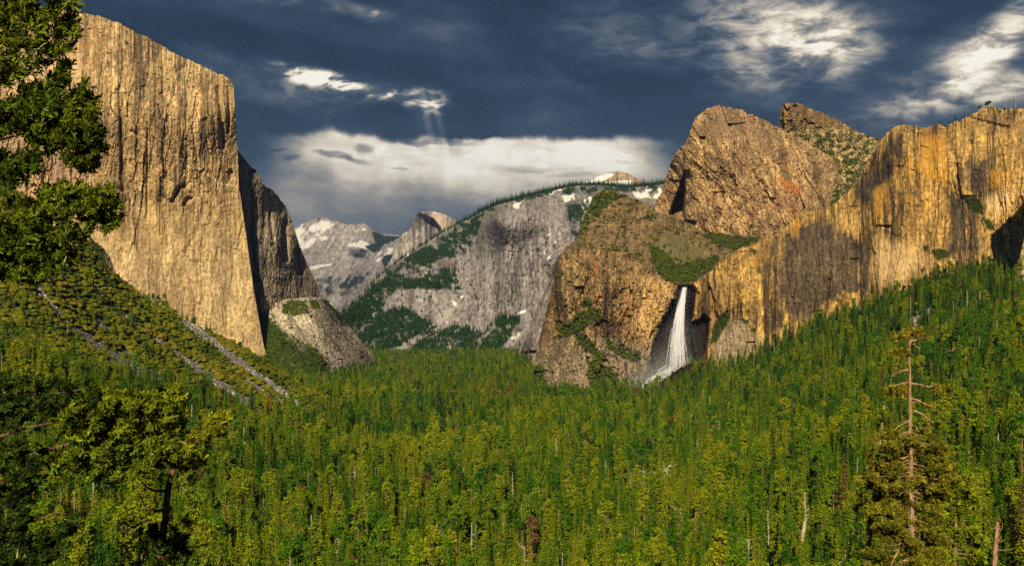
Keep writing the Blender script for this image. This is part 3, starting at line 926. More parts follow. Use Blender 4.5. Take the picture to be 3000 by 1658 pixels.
def mm_wood(X, Z, px, py):
    w = np.zeros(px.shape)
    for p in MM_WOOD:
        w = np.maximum(w, poly_mask(px, py, p, 14))
    n = fbm(X / 120, Z / 90, 4, 370)
    n2 = fbm(X / 34, Z / 28, 4, 374)
    return sstep(0.40, 0.62, w * (0.72 + 0.6 * n + 0.9 * n2) + 0.25 * (n - 0.35))


def mm_relief(X, Z, px, py, D):
    r = face_relief(2.2, 2.4, 70, 1.3, low=0.35)(X, Z, px, py, D)
    soft = poly_mask(px, py, [(985, 930), (1200, 730), (1420, 610), (1400, 720), (1360, 850), (1300, 960), (1560, 930), (1900, 1000), (2080, 1080), (985, 1080)], 30)
    r = r * (1 - 0.55 * soft)
    ribs = -110 * ridged((X + Z * 0.15) / 230, Z / 1500, 3, 380)
    return r + ribs * (1 - soft)


def mm_colour(X, Z, px, py, R):
    C = granite(X, Z, (0.40, 0.33, 0.27), (0.26, 0.21, 0.172), (0.12, 0.10, 0.09), 0.6, 18, 2.0, 0.4)
    ledge = sstep(0.15, 0.45, fbm(X / 90, Z / 26, 4, 382)) * poly_mask(px, py, [(1180, 820), (1400, 800), (1380, 980), (1200, 960), (1100, 1040), (1000, 1040), (1050, 960)], 20)
    C = lerpc(C, (0.06, 0.06, 0.045), ledge * 0.7)
    sp = sstep(0.30, 0.5, fbm(X / 45, Z / 45, 3, 384)) * 0.6
    C = lerpc(C, (0.05, 0.055, 0.035), sp)
    red = poly_mask(px, py, [(1285, 770), (1320, 765), (1340, 785), (1310, 792)], 8)
    C = lerpc(C, (0.030, 0.050, 0.022), mm_wood(X, Z, px, py))
    C = lerpc(C, (0.16, 0.08, 0.09), red * 0.6)
    for p in MM_SCREE:
        C = lerpc(C, (0.46, 0.38, 0.29), poly_mask(px, py, p, 4) * 0.8)
    n = fbm(X / 60, Z / 60, 3, 386)
    s = np.zeros(px.shape)
    for p in MM_SNOW:
        s = np.maximum(s, poly_mask(px, py, p, 5))
    s = np.maximum(s, sstep(640, 560, py) * sstep(1400, 1500, px) * 0.30)
    s = np.maximum(s, poly_mask(px, py, [(1130, 760), (1300, 680), (1300, 740), (1150, 790)], 10) * 0.36)
    n = n + 0.6 * fbm((X + 0.5 * Z) / 40, Z / 150, 3, 388)
    return lerpc(C, (0.86, 0.76, 0.62), sstep(0.50, 0.68, s * 0.58 + 0.75 * n))


rock_wall("mountain@ridge", "long purple grey cliff under a snowy wooded ridge in the middle distance", mm_top, mm_bot, [mm_bot[0], mm_top[0]], [mm_bot[-1], mm_top[-1]], mm_depth, 520, 280, mm_relief, mm_colour, contrast=1.1, cat="mountain", mat=M_FAR, back=1500, jag=1.5)

# -- buttress between, its left spur in blue shade
sp_top = [(1480, 1000), (1560, 900), (1600, 830), (1625, 780), (1640, 740), (1680, 700)]
sp_bot = [(1480, 1075), (1700, 1075)]


def sp_colour(X, Z, px, py, R):
    C = granite(X, Z, (0.40, 0.33, 0.27), (0.24, 0.195, 0.16), (0.08, 0.07, 0.06), 0.6, 21, 1.2, 0.5, slant=-0.35)
    g = sstep(0.1, 0.4, fbm(X / 60, Z / 60, 3, 392)) * sstep(980, 1060, py)
    return lerpc(C, (0.03, 0.05, 0.022), g)


rock_wall("granite_cliff@spur", "blue grey rock spur leaning behind the scrubby front buttress", [(1500, 1062), (1540, 985), (1560, 930), (1585, 870), (1612, 800), (1640, 745), (1700, 700)], [(1500, 1075), (1720, 1075)], [(1500, 1075), (1500, 1062)], [(1720, 1075), (1700, 700)],
          [(1500, 1062, 4600), (1500, 1075, 4500), (1612, 800, 4700), (1560, 1000, 4350), (1640, 760, 4500), (1700, 700, 4300), (1720, 1075, 4000), (1650, 950, 4200)], 120, 150, face_relief(1.5, 1.2, 90), sp_colour, jag=2, back=800)

# -- the front buttress left of the fall, with its scrub-covered top
lb_top = [(1645, 740), (1668, 718), (1690, 700), (1704, 665), (1716, 630), (1727, 600), (1738, 574), (1758, 562), (1780, 557), (1821, 568), (1891, 592), (1935, 622), (1975, 640), (2015, 655), (2066, 682), (2150, 690), (2260, 700)]
lb_left = [(1560, 1140), (1567, 1052), (1580, 991), (1596, 930), (1610, 877), (1622, 820), (1632, 772), (1645, 740)]
lb_bot = [(1560, 1140), (1700, 1145), (1820, 1155), (1950, 1165), (2110, 1120)]
lb_right = [(2110, 1120), (2110, 1000), (2120, 880), (2180, 800), (2260, 700)]
lb_depth = [(1560, 1130, 2980), (1600, 900, 3020), (1645, 740, 3020), (1690, 702, 2960), (1738, 574, 3060), (1790, 557, 3120), (1891, 592, 3180), (2015, 655, 3260), (2260, 700, 3360), (1650, 1140, 2700), (1680, 900, 2740), (1700, 760, 2790), (1760, 700, 2860), (1850, 1150, 2560), (1800, 950, 2640), (1800, 800, 2700), (1900, 830, 2690),
            (1850, 700, 2920), (1950, 760, 2840), (1960, 835, 2720), (2005, 842, 2690), (1950, 1000, 2640), (1990, 950, 2720), (2050, 900, 2760), (2050, 1050, 2720), (1960, 1130, 2480), (2110, 1120, 2650), (2110, 900, 2850), (2030, 760, 2980), (2100, 720, 3180), (1900, 1080, 2560)]
LB_GREEN = [[(1905, 730), (1925, 722), (1960, 745), (1985, 775), (2060, 760), (2105, 750), (2090, 790), (2040, 815), (2005, 842), (1975, 835), (1940, 815), (1915, 780)], [(2060, 690), (2100, 670), (2150, 672), (2230, 690), (2210, 712), (2150, 730), (2110, 730)],
            [(1635, 960), (1680, 935), (1720, 900), (1760, 910), (1765, 935), (1720, 955), (1700, 975), (1660, 985), (1640, 985)], [(1700, 975), (1740, 1005), (1770, 1040), (1760, 1065), (1720, 1030), (1690, 995)], [(1700, 885), (1725, 870), (1732, 895), (1710, 905)],
            [(1770, 985), (1800, 1010), (1850, 1030), (1880, 1035), (1870, 1060), (1820, 1045), (1780, 1020)], [(1725, 1060), (1770, 1070), (1810, 1100), (1815, 1150), (1740, 1150), (1720, 1100)], [(1740, 575), (1790, 560), (1830, 575), (1780, 600), (1750, 640), (1730, 630)], [(1560, 1060), (1590, 1080), (1600, 1140), (1560, 1140)], [(1860, 1070), (1885, 1085), (1870, 1100)],
            [(1735, 1040), (1760, 1030), (1760, 1060), (1740, 1060)]]


def lb_green(X, Z, px, py):
    w = np.zeros(px.shape)
    for p in LB_GREEN:
        w = np.maximum(w, poly_mask(px, py, p, 12))
    return sstep(0.38, 0.62, w + 0.85 * fbm(px / 20, py / 15, 4, 412) * (w > 0.02))


LB_SCRUB = [(1645, 740), (1716, 625), (1738, 570), (1790, 555), (1900, 590), (2070, 680), (2260, 690), (2260, 720), (2120, 760), (2020, 830), (1960, 815), (1900, 790), (1800, 740), (1720, 720)]
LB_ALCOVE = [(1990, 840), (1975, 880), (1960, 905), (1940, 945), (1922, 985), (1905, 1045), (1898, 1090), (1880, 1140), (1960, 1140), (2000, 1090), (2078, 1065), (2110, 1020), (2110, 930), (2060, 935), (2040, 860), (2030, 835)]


def lb_colour(X, Z, px, py, R):
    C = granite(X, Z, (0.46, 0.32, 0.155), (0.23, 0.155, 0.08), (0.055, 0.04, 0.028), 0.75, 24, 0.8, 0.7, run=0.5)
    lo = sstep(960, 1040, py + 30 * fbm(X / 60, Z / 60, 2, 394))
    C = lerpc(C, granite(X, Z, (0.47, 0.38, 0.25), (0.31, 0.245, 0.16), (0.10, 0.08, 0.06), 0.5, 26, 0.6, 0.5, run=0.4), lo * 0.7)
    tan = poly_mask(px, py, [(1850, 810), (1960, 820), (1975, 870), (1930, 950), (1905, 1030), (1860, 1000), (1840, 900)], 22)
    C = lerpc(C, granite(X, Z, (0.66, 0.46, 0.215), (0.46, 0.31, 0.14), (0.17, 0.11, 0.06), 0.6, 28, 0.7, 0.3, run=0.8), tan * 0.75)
    org = sstep(0.18, 0.5, fbm(X / 26, Z / 55, 3, 396)) * poly_mask(px, py, [(1690, 740), (1800, 790), (1860, 880), (1850, 960), (1740, 900), (1690, 840)], 25)
    C = lerpc(C, (0.45, 0.22, 0.06), org * 0.6)
    top = poly_mask(px, py, LB_SCRUB, 14)
    scrub = np.array((0.235, 0.165, 0.085)) * (1 + 1.0 * fbm(X / 12, Z / 8, 4, 398, 0.7) + 0.6 * fbm(X / 50, Z / 34, 3, 399))[..., None]
    grassy = poly_mask(px, py, [(1900, 690), (2000, 690), (2060, 730), (2000, 780), (1900, 740)], 25)
    scrub = lerpc(scrub, np.array((0.20, 0.185, 0.085)) * (1 + 0.4 * fbm(X / 12, Z / 8, 3, 401))[..., None], grassy * 0.7)
    C = lerpc(C, scrub, top * 0.88)
    C = lerpc(C, np.array((0.075, 0.080, 0.030)) * (1 + 0.4 * fbm(X / 7, Z / 7, 3, 402))[..., None], np.clip(lb_green(X, Z, px, py), 0, 1) * 0.9)
    wet = poly_mask(px, py, LB_ALCOVE, 16)  # wet rock, with the alcove's shade put into the colour too
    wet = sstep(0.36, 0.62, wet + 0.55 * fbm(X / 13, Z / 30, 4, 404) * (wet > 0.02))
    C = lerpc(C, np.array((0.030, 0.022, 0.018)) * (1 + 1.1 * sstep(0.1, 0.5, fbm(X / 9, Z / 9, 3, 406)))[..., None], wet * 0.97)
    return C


def lb_relief(X, Z, px, py, D):
    r = face_relief(1.25, 0.75, 110, 1.6, run=0.55)(X, Z, px, py, D)
    r = r - 26 * ridged((X - 0.35 * Z) / 110, Z / 260, 3, 272)
    top = poly_mask(px, py, LB_SCRUB, 18)
    r = r * (1 - 0.25 * top)
    r = r + 45 * poly_mask(px, py, LB_ALCOVE, 10)
    return r


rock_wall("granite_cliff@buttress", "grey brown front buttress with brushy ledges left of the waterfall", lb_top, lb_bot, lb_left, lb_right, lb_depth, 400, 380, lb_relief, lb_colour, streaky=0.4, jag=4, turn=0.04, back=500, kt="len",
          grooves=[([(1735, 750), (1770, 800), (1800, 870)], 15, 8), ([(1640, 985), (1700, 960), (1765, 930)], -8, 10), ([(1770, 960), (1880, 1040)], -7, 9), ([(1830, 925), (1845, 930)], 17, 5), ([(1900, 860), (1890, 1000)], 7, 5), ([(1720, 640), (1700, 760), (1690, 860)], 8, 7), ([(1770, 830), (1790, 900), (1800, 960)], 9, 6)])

# -- the big rounded tower behind it
mt_top = [(1915, 600), (1925, 578), (1937, 565), (1948, 530), (1957, 498), (1966, 475), (1977, 452), (1994, 436), (2012, 417), (2018, 398), (2028, 374), (2036, 349), (2050, 336), (2063, 327), (2080, 316), (2098, 309), (2133, 313), (2177, 323), (2212, 340), (2256, 362), (2291, 377), (2340, 405), (2420, 450), (2520, 520)]
mt_bot = [(1915, 660), (2060, 720), (2200, 730), (2400, 700), (2520, 660)]
mt_depth = [(1915, 600, 3560), (1915, 650, 3520), (1957, 498, 3600), (1985, 600, 3560), (2012, 640, 3440), (2036, 349, 3560), (2030, 480, 3430), (2040, 620, 3380), (2098, 309, 3720), (2100, 400, 3480), (2100, 550, 3400), (2120, 700, 3320), (2200, 335, 3760), (2200, 450, 3520), (2230, 600, 3440), (2250, 720, 3380),
            (2291, 377, 3860), (2330, 500, 3640), (2380, 620, 3560), (2520, 520, 3950), (2520, 660, 3800), (2420, 450, 3850)]


def mt_relief(X, Z, px, py, D):
    r = face_relief(1.0, 0.85, 130, 1.5, slant=0.35, run=0.6)(X, Z, px, py, D)
    r = r - 46 * ridged((X + 0.75 * Z) / 150, (Z - 0.4 * X) / 420, 3, 270)
    notch = poly_mask(px, py, [(2003, 515), (2006, 560), (2002, 640), (1962, 628), (1975, 590), (1990, 555)], 5)
    lip = poly_mask(px, py, [(2004, 430), (2040, 430), (2040, 650), (2003, 645)], 6)
    return r + 170 * notch - 30 * lip


def mt_colour(X, Z, px, py, R):
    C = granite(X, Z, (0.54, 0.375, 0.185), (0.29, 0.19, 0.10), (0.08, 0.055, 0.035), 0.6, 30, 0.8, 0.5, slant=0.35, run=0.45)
    C = lerpc(C, (0.24, 0.165, 0.10), poly_mask(px, py, [(2060, 330), (2150, 320), (2290, 380), (2250, 420), (2130, 400), (2060, 430)], 25) * 0.55)
    n = fbm((X + 0.6 * Z) / 16, (Z - 0.5 * X) / 70, 4, 410)
    for p, k in (([(2265, 505), (2300, 510), (2340, 545), (2375, 585), (2330, 570), (2270, 540)], 0.95), ([(2265, 465), (2300, 480), (2320, 500), (2290, 500)], 0.55), ([(2240, 540), (2300, 600), (2320, 640), (2260, 600)], 0.35), ([(2160, 440), (2190, 470), (2180, 480), (2155, 455)], 0.6),
                 ([(2180, 530), (2240, 540), (2230, 560), (2190, 555)], 0.5), ([(2310, 595), (2340, 600), (2345, 625), (2315, 625)], 0.5)):
        C = lerpc(C, (0.44, 0.19, 0.065), poly_mask(px, py, p, 12) * k * 0.85 * sstep(-0.2, 0.2, n))
    return C


rock_wall("granite_cliff@tower", "big rounded granite tower with orange stains behind the waterfall buttress", mt_top, mt_bot, [mt_bot[0], mt_top[0]], [mt_bot[-1], mt_top[-1]], mt_depth, 360, 260, mt_relief, mt_colour, streaky=0.25, jag=4.5, turn=0.03, back=600, kt="len",
          grooves=[([(2120, 340), (2150, 400), (2200, 450), (2260, 500)], 8, 7), ([(2160, 430), (2230, 540)], 7, 5), ([(2040, 480), (2045, 620)], 6, 5), ([(2090, 560), (2110, 640)], 9, 6), ([(2150, 520), (2160, 620)], 6, 5)])

# -- the notched spire and its brushy slope
ns_top = [(2284, 400), (2285, 372), (2285, 340), (2288, 318), (2297, 304), (2312, 301), (2326, 303), (2361, 314), (2405, 328), (2457, 353), (2510, 384), (2545, 402), (2580, 410), (2660, 430)]
ns_bot = [(2270, 560), (2400, 600), (2520, 640), (2660, 640)]
ns_depth = [(2284, 390, 3960), (2298, 304, 3960), (2330, 303, 3980), (2320, 360, 3940), (2405, 328, 4100), (2400, 420, 3920), (2510, 384, 4200), (2500, 480, 3900), (2580, 410, 4350), (2660, 430, 4350), (2270, 560, 3700), (2400, 600, 3650), (2660, 640, 3700), (2560, 520, 3900)]


def ns_colour(X, Z, px, py, R):
    C = granite(X, Z, (0.55, 0.41, 0.20), (0.30, 0.21, 0.105), (0.09, 0.065, 0.04), 0.5, 34, 0.7, 0.5, run=0.3)
    up = poly_mask(px, py, [(2284, 295), (2330, 295), (2460, 345), (2480, 380), (2380, 370), (2284, 390)], 10)
    C = lerpc(C, granite(X, Z, (0.33, 0.21, 0.09), (0.2, 0.13, 0.07), (0.06, 0.045, 0.03), 0.6, 36, 0.6, 0.5), up * 0.7)
    yel = np.exp(-((px - 2301) / 5) ** 2) * sstep(380, 330, py)
    C = lerpc(C, (0.50, 0.33, 0.05), yel * 0.7)
    gr = sstep(-0.05, 0.35, fbm(X / 26, Z / 16, 4, 414)) * sstep(380, 420, py)
    return lerpc(C, (0.075, 0.085, 0.03), gr * 0.75)


rock_wall("granite_cliff@spire", "notched rock spire with a dark left edge above a brushy slope", ns_top, ns_bot, [ns_bot[0], (2284, 400)], [ns_bot[-1], ns_top[-1]], ns_depth, 260, 170, face_relief(1.1, 0.6, 150, 1.8, run=0.35), ns_colour, jag=5, turn=0.0, back=500, kt="len",
          grooves=[([(2290, 300), (2290, 385)], 60, 5)])

# -- the streaked wall right of the fall
rw_top = [(2028, 842), (2050, 822), (2072, 803), (2100, 778), (2133, 752), (2160, 735), (2185, 721), (2230, 706), (2273, 690), (2292, 676), (2310, 655), (2335, 634), (2361, 621), (2390, 616), (2413, 615), (2440, 600), (2466, 577), (2486, 560), (2503, 540), (2522, 513), (2538, 487), (2553, 458), (2569, 435), (2584, 408), (2600, 387), (2624, 374), (2645, 368), (2668, 366), (2712, 371), (2764, 367),
          (2808, 358), (2843, 340), (2866, 326), (2887, 317), (2905, 312), (2925, 314), (2950, 322), (2975, 323), (3000, 316), (3100, 300), (3300, 280)]
rw_bot = [(2060, 1125), (2170, 1085), (2277, 1020), (2452, 975), (2575, 925), (2688, 860), (2800, 800), (2900, 770), (3000, 780), (3300, 780)]
rw_left = [(2060, 1125), (2045, 1070), (2030, 1000), (2022, 950), (2028, 900), (2028, 842)]
rw_right = [(3300, 780), (3300, 280)]
rw_depth = [(2028, 850, 2600), (2025, 960, 2580), (2060, 1120, 2480), (2080, 940, 2560), (2100, 780, 2600), (2160, 900, 2480), (2120, 1000, 2500), (2140, 1080, 2420), (2220, 1000, 2420), (2185, 721, 2620), (2200, 800, 2490), (2300, 670, 2640), (2310, 760, 2460), (2310, 960, 2390), (2361, 621, 2640), (2420, 700, 2470), (2450, 950, 2310), (2420, 616, 2620),
            (2540, 490, 2600), (2560, 620, 2420), (2580, 900, 2200), (2624, 374, 2580), (2640, 450, 2440), (2660, 600, 2330), (2690, 840, 2110), (2740, 371, 2560), (2750, 430, 2420), (2780, 600, 2280), (2790, 760, 2100), (2887, 317, 2480), (2880, 400, 2330), (2880, 600, 2170), (2900, 740, 2030), (3000, 316, 2440), (2990, 450, 2200), (3000, 600, 2060), (3000, 770, 1990),
            (3300, 280, 2300), (3300, 780, 1950), (2940, 700, 2060)]
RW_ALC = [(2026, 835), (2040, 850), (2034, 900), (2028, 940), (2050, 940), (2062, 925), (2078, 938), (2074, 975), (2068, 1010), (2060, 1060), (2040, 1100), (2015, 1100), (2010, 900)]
RW_GREEN = [[(2820, 570), (2850, 575), (2875, 590), (2880, 630), (2850, 620), (2830, 595)], [(2880, 635), (2905, 650), (2915, 675), (2890, 670)], [(2728, 735), (2750, 728), (2785, 740), (2780, 755), (2745, 762)], [(2705, 722), (2720, 722), (2720, 735), (2706, 735)], [(2090, 950), (2130, 905), (2140, 930), (2100, 1000), (2080, 1010)],
            [(2175, 935), (2195, 940), (2190, 955)], [(2195, 955), (2215, 965), (2210, 980)], [(2195, 725), (2215, 735), (2210, 748)]]


def rw_relief(X, Z, px, py, D):
    r = face_relief(0.75, 1.0, 170, 1.1, low=0.9)(X, Z, px, py, D)
    r = r - 30 * ridged((X + 0.12 * Z) / 150, Z / 1100, 2, 274) + 22 * fbm((X - 0.5 * Z) / 130, Z / 160, 3, 276)
    r = r + 40 * poly_mask(px, py, RW_ALC, 8)
    # overhanging roofs near the rim
    for line, a, w in (([(2850, 352), (2890, 362), (2930, 372), (2950, 376)], 26, 8), ([(2675, 392), (2700, 396)], 16, 5), ([(2700, 430), (2716, 434)], 14, 4)):
        r = r + a * np.exp(-(seg_dist(px, py, line) / w) ** 2)
    slab = np.interp(px, [2560, 2640, 2700, 2760], [670, 700, 720, 735])
    r = r - 16 * sstep(-6, 4, py - slab) * sstep(2545, 2580, px) * sstep(2800, 2740, px)
    return r


def rw_colour(X, Z, px, py, R):
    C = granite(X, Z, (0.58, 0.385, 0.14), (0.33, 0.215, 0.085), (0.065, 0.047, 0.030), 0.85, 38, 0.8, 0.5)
    n = fbm(X / 40, Z / 60, 4, 420)
    nv = fbm(X / 11, Z / 160, 3, 422)
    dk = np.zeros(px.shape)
    for p, k in (([(2290, 690), (2400, 640), (2500, 690), (2560, 740), (2545, 850), (2480, 860), (2400, 900), (2350, 960), (2290, 900)], 0.85), ([(2500, 560), (2610, 390), (2660, 385), (2640, 470), (2570, 560), (2560, 600), (2490, 600)], 0.7),  # dark patches; shade of the left-facing upper part is put in as colour
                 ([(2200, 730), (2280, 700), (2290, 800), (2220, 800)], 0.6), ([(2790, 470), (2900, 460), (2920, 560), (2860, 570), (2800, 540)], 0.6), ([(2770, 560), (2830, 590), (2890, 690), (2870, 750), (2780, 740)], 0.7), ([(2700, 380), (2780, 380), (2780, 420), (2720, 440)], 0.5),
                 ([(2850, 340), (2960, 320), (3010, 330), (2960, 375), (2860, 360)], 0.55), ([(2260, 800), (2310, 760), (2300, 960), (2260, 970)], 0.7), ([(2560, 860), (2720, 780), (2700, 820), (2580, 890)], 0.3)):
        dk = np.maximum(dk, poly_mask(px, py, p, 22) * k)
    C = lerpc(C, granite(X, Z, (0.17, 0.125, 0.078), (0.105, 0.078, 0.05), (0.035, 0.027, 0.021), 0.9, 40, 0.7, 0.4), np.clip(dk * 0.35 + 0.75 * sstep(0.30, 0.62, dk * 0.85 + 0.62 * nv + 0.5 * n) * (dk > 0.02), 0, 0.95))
    gold = np.zeros(px.shape)
    for p, k in (([(2690, 400), (2770, 390), (2770, 540), (2700, 520)], 0.75), ([(2555, 560), (2590, 540), (2590, 640), (2560, 640)], 0.9), ([(2640, 470), (2700, 440), (2740, 560), (2660, 560)], 0.45), ([(2310, 640), (2350, 630), (2345, 700), (2310, 700)], 0.5), ([(2180, 730), (2260, 710), (2270, 760), (2190, 800)], 0.35),
                 ([(2890, 500), (2970, 490), (2960, 550), (2900, 550)], 0.55), ([(2590, 560), (2780, 540), (2780, 700), (2600, 650)], 0.25)):
        gold = np.maximum(gold, poly_mask(px, py, p, 18) * k)
    C = lerpc(C, (0.50, 0.285, 0.055), np.clip(sstep(0.22, 0.7, gold * 0.9 + 0.55 * nv + 0.3 * n) * (gold > 0.02) * 0.75, 0, 0.85))
    for p, k in (([(2665, 755), (2685, 752), (2690, 795), (2668, 800)], 0.85), ([(2690, 375), (2730, 380), (2730, 430), (2700, 425)], 0.6), ([(2620, 740), (2645, 740), (2640, 760)], 0.5), ([(2620, 500), (2645, 500), (2640, 520)], 0.6)):
        C = lerpc(C, (0.46, 0.18, 0.05), poly_mask(px, py, p, 9) * k * sstep(-0.2, 0.25, n + 0.4 * nv))
    pale = np.maximum(poly_mask(px, py, [(2560, 690), (2680, 720), (2720, 760), (2640, 840), (2560, 820)], 22) * 0.55, poly_mask(px, py, [(2880, 590), (2950, 540), (2975, 600), (2920, 640)], 14) * 0.6)
    C = lerpc(C, np.array((0.64, 0.46, 0.24)) * (1 + 0.25 * n)[..., None], pale)
    low = poly_mask(px, py, [(2080, 1110), (2100, 960), (2170, 930), (2240, 1000), (2200, 1060)], 14)
    C = lerpc(C, granite(X, Z, (0.44, 0.35, 0.225), (0.29, 0.225, 0.145), (0.10, 0.08, 0.06), 0.4, 42, 0.5, 0.5), low * 0.85)
    g = np.zeros(px.shape)
    for p in RW_GREEN:
        g = np.maximum(g, poly_mask(px, py, p, 4))
    C = lerpc(C, (0.035, 0.05, 0.012), g * 0.85)
    wet = poly_mask(px, py, RW_ALC, 9)  # damp stone; the recess's shade is darkened into this colour as well
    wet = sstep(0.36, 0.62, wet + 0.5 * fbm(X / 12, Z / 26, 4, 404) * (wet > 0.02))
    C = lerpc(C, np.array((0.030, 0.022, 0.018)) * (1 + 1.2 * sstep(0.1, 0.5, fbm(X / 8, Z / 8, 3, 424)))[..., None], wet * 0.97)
    return C


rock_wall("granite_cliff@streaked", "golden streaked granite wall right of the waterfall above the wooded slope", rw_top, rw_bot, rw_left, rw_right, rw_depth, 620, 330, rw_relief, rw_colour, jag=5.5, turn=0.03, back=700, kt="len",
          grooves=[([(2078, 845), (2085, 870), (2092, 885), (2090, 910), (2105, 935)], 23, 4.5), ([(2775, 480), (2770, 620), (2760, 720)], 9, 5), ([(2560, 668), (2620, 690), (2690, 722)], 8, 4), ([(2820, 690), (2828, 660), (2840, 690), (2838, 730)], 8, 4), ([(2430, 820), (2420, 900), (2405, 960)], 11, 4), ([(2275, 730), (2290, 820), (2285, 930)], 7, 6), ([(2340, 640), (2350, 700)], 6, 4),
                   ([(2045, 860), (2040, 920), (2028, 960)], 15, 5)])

# -- leaning wall at the right edge, throwing its shade on the streaked wall
rock_wall("granite_cliff@leaning", "leaning granite wall cut off by the right edge above the trees", [(2992, 735), (3002, 690), (3006, 600), (3012, 500), (3030, 425), (3080, 380), (3200, 330), (3600, 300)], [(2962, 905), (3200, 900), (3600, 900)], [(2962, 905), (2966, 868), (2980, 790), (2992, 735)], [(3600, 900), (3600, 300)],
          [(2962, 900, 1800), (2992, 735, 1820), (3010, 600, 1820), (3062, 400, 1830), (3200, 330, 1830), (3200, 900, 1780), (3600, 300, 1820), (3600, 900, 1780)], 120, 140, face_relief(0.5, 0.7, 190),
          lambda X, Z, px, py, R: granite(X, Z, (0.50, 0.37, 0.22), (0.30, 0.22, 0.13), (0.09, 0.07, 0.05), 0.8, 44, 0.6, 0.6), jag=2.0, turn=0.05, back=120, kt="len")

# -- rocky knob on the left slope
rock_wall("rock_outcrop", "small rocky knob with a dark right side on the left slope", [(262, 690), (285, 715), (305, 730), (322, 752), (331, 775)], [(262, 850), (345, 850)], [(262, 850), (262, 690)], [(345, 850), (338, 810), (331, 775)],
          [(262, 700, 1730), (262, 850, 1640), (331, 775, 1735), (345, 850, 1660), (300, 800, 1660)], 60, 80, face_relief(0.35, 0.3, 200, 1.5),
          lambda X, Z, px, py, R: lerpc(granite(X, Z, (0.36, 0.28, 0.17), (0.22, 0.17, 0.10), (0.07, 0.05, 0.04), 0.6, 46, 0.3, 0.5), (0.06, 0.065, 0.02), poly_mask(px, py, [(255, 680), (310, 720), (300, 790), (255, 800)], 8)), jag=3.0, turn=0.02, back=60, cat="rock outcrop")

# -- dark wet boulder bank in front of the plunge
rock_wall("boulder_bank", "dark wet rock bank at the foot of the waterfall", [(1895, 1148), (1925, 1125), (1955, 1102), (1995, 1078), (2040, 1062), (2075, 1064), (2100, 1085)], [(1880, 1190), (2000, 1190), (2120, 1170)], [(1880, 1190), (1895, 1148)], [(2120, 1170), (2100, 1085)],
          [(1895, 1148, 2330), (1995, 1078, 2390), (2075, 1064, 2420), (2100, 1085, 2400), (1880, 1190, 2200), (2000, 1190, 2200), (2120, 1170, 2250)], 120, 60, face_relief(0.35, 0.25, 210, 1.6),
          lambda X, Z, px, py, R: granite(X, Z, (0.075, 0.048, 0.035), (0.040, 0.026, 0.021), (0.015, 0.011, 0.010), 0.6, 48, 0.3, 0.5), jag=5.0, back=60, cat="rock bank")

# ---------------------------------------------------------------- tree shapes
def quads(cen, ax, ay, tone):
    """one leaf-spray quad per row: centre, two half axes"""
    n = len(cen)
    V = np.stack([cen - ax - ay, cen + ax - ay, cen + ax + ay, cen - ax + ay], 1).reshape(-1, 3)
    Fc = np.arange(n * 4).reshape(n, 4)
    C = np.repeat(tone[:, None], 4, 0) * np.ones((1, 3)) if tone.ndim == 1 else np.repeat(tone, 4, 0)
    return V, Fc, C


def unit(v):
    return v / (np.linalg.norm(v, axis=-1, keepdims=True) + 1e-9)


def tube(pts, rad, n=6, cap=True):
    pts = np.asarray(pts, float)
    rad = np.asarray(rad, float) * np.ones(len(pts))
    t = unit(np.gradient(pts, axis=0))
    ref = np.where(np.abs(t[:, 2:3]) > 0.9, np.array([[1.0, 0, 0]]), np.array([[0, 0, 1.0]]))
    a = unit(np.cross(t, ref))
    b = np.cross(t, a)
    ang = np.linspace(0, 2 * np.pi, n, endpoint=False)
    V = pts[:, None] + rad[:, None, None] * (np.cos(ang)[None, :, None] * a[:, None] + np.sin(ang)[None, :, None] * b[:, None])
    V = V.reshape(-1, 3)
    i = np.arange(len(pts) * n).reshape(len(pts), n)
    j = np.roll(i, -1, 1)
    Fc = np.stack([i[:-1], j[:-1], j[1:], i[1:]], -1).reshape(-1, 4)
    return V, Fc


class Bag:
    """collects quads into one mesh"""
    def __init__(self):
        self.V, self.F, self.C, self.n = [], [], [], 0
    def add(self, V, Fc, C=None):
        self.V.append(np.asarray(V, np.float32))
        self.F.append(np.asarray(Fc, np.int32) + self.n)
        self.C.append(np.ones((len(V), 3), np.float32) if C is None else np.asarray(C, np.float32))
        self.n += len(V)
    def mesh(self, name, mat):
        me = tri_mesh(name, np.concatenate(self.V), np.concatenate(self.F), np.concatenate(self.C))
        me.materials.append(mat)
        return me


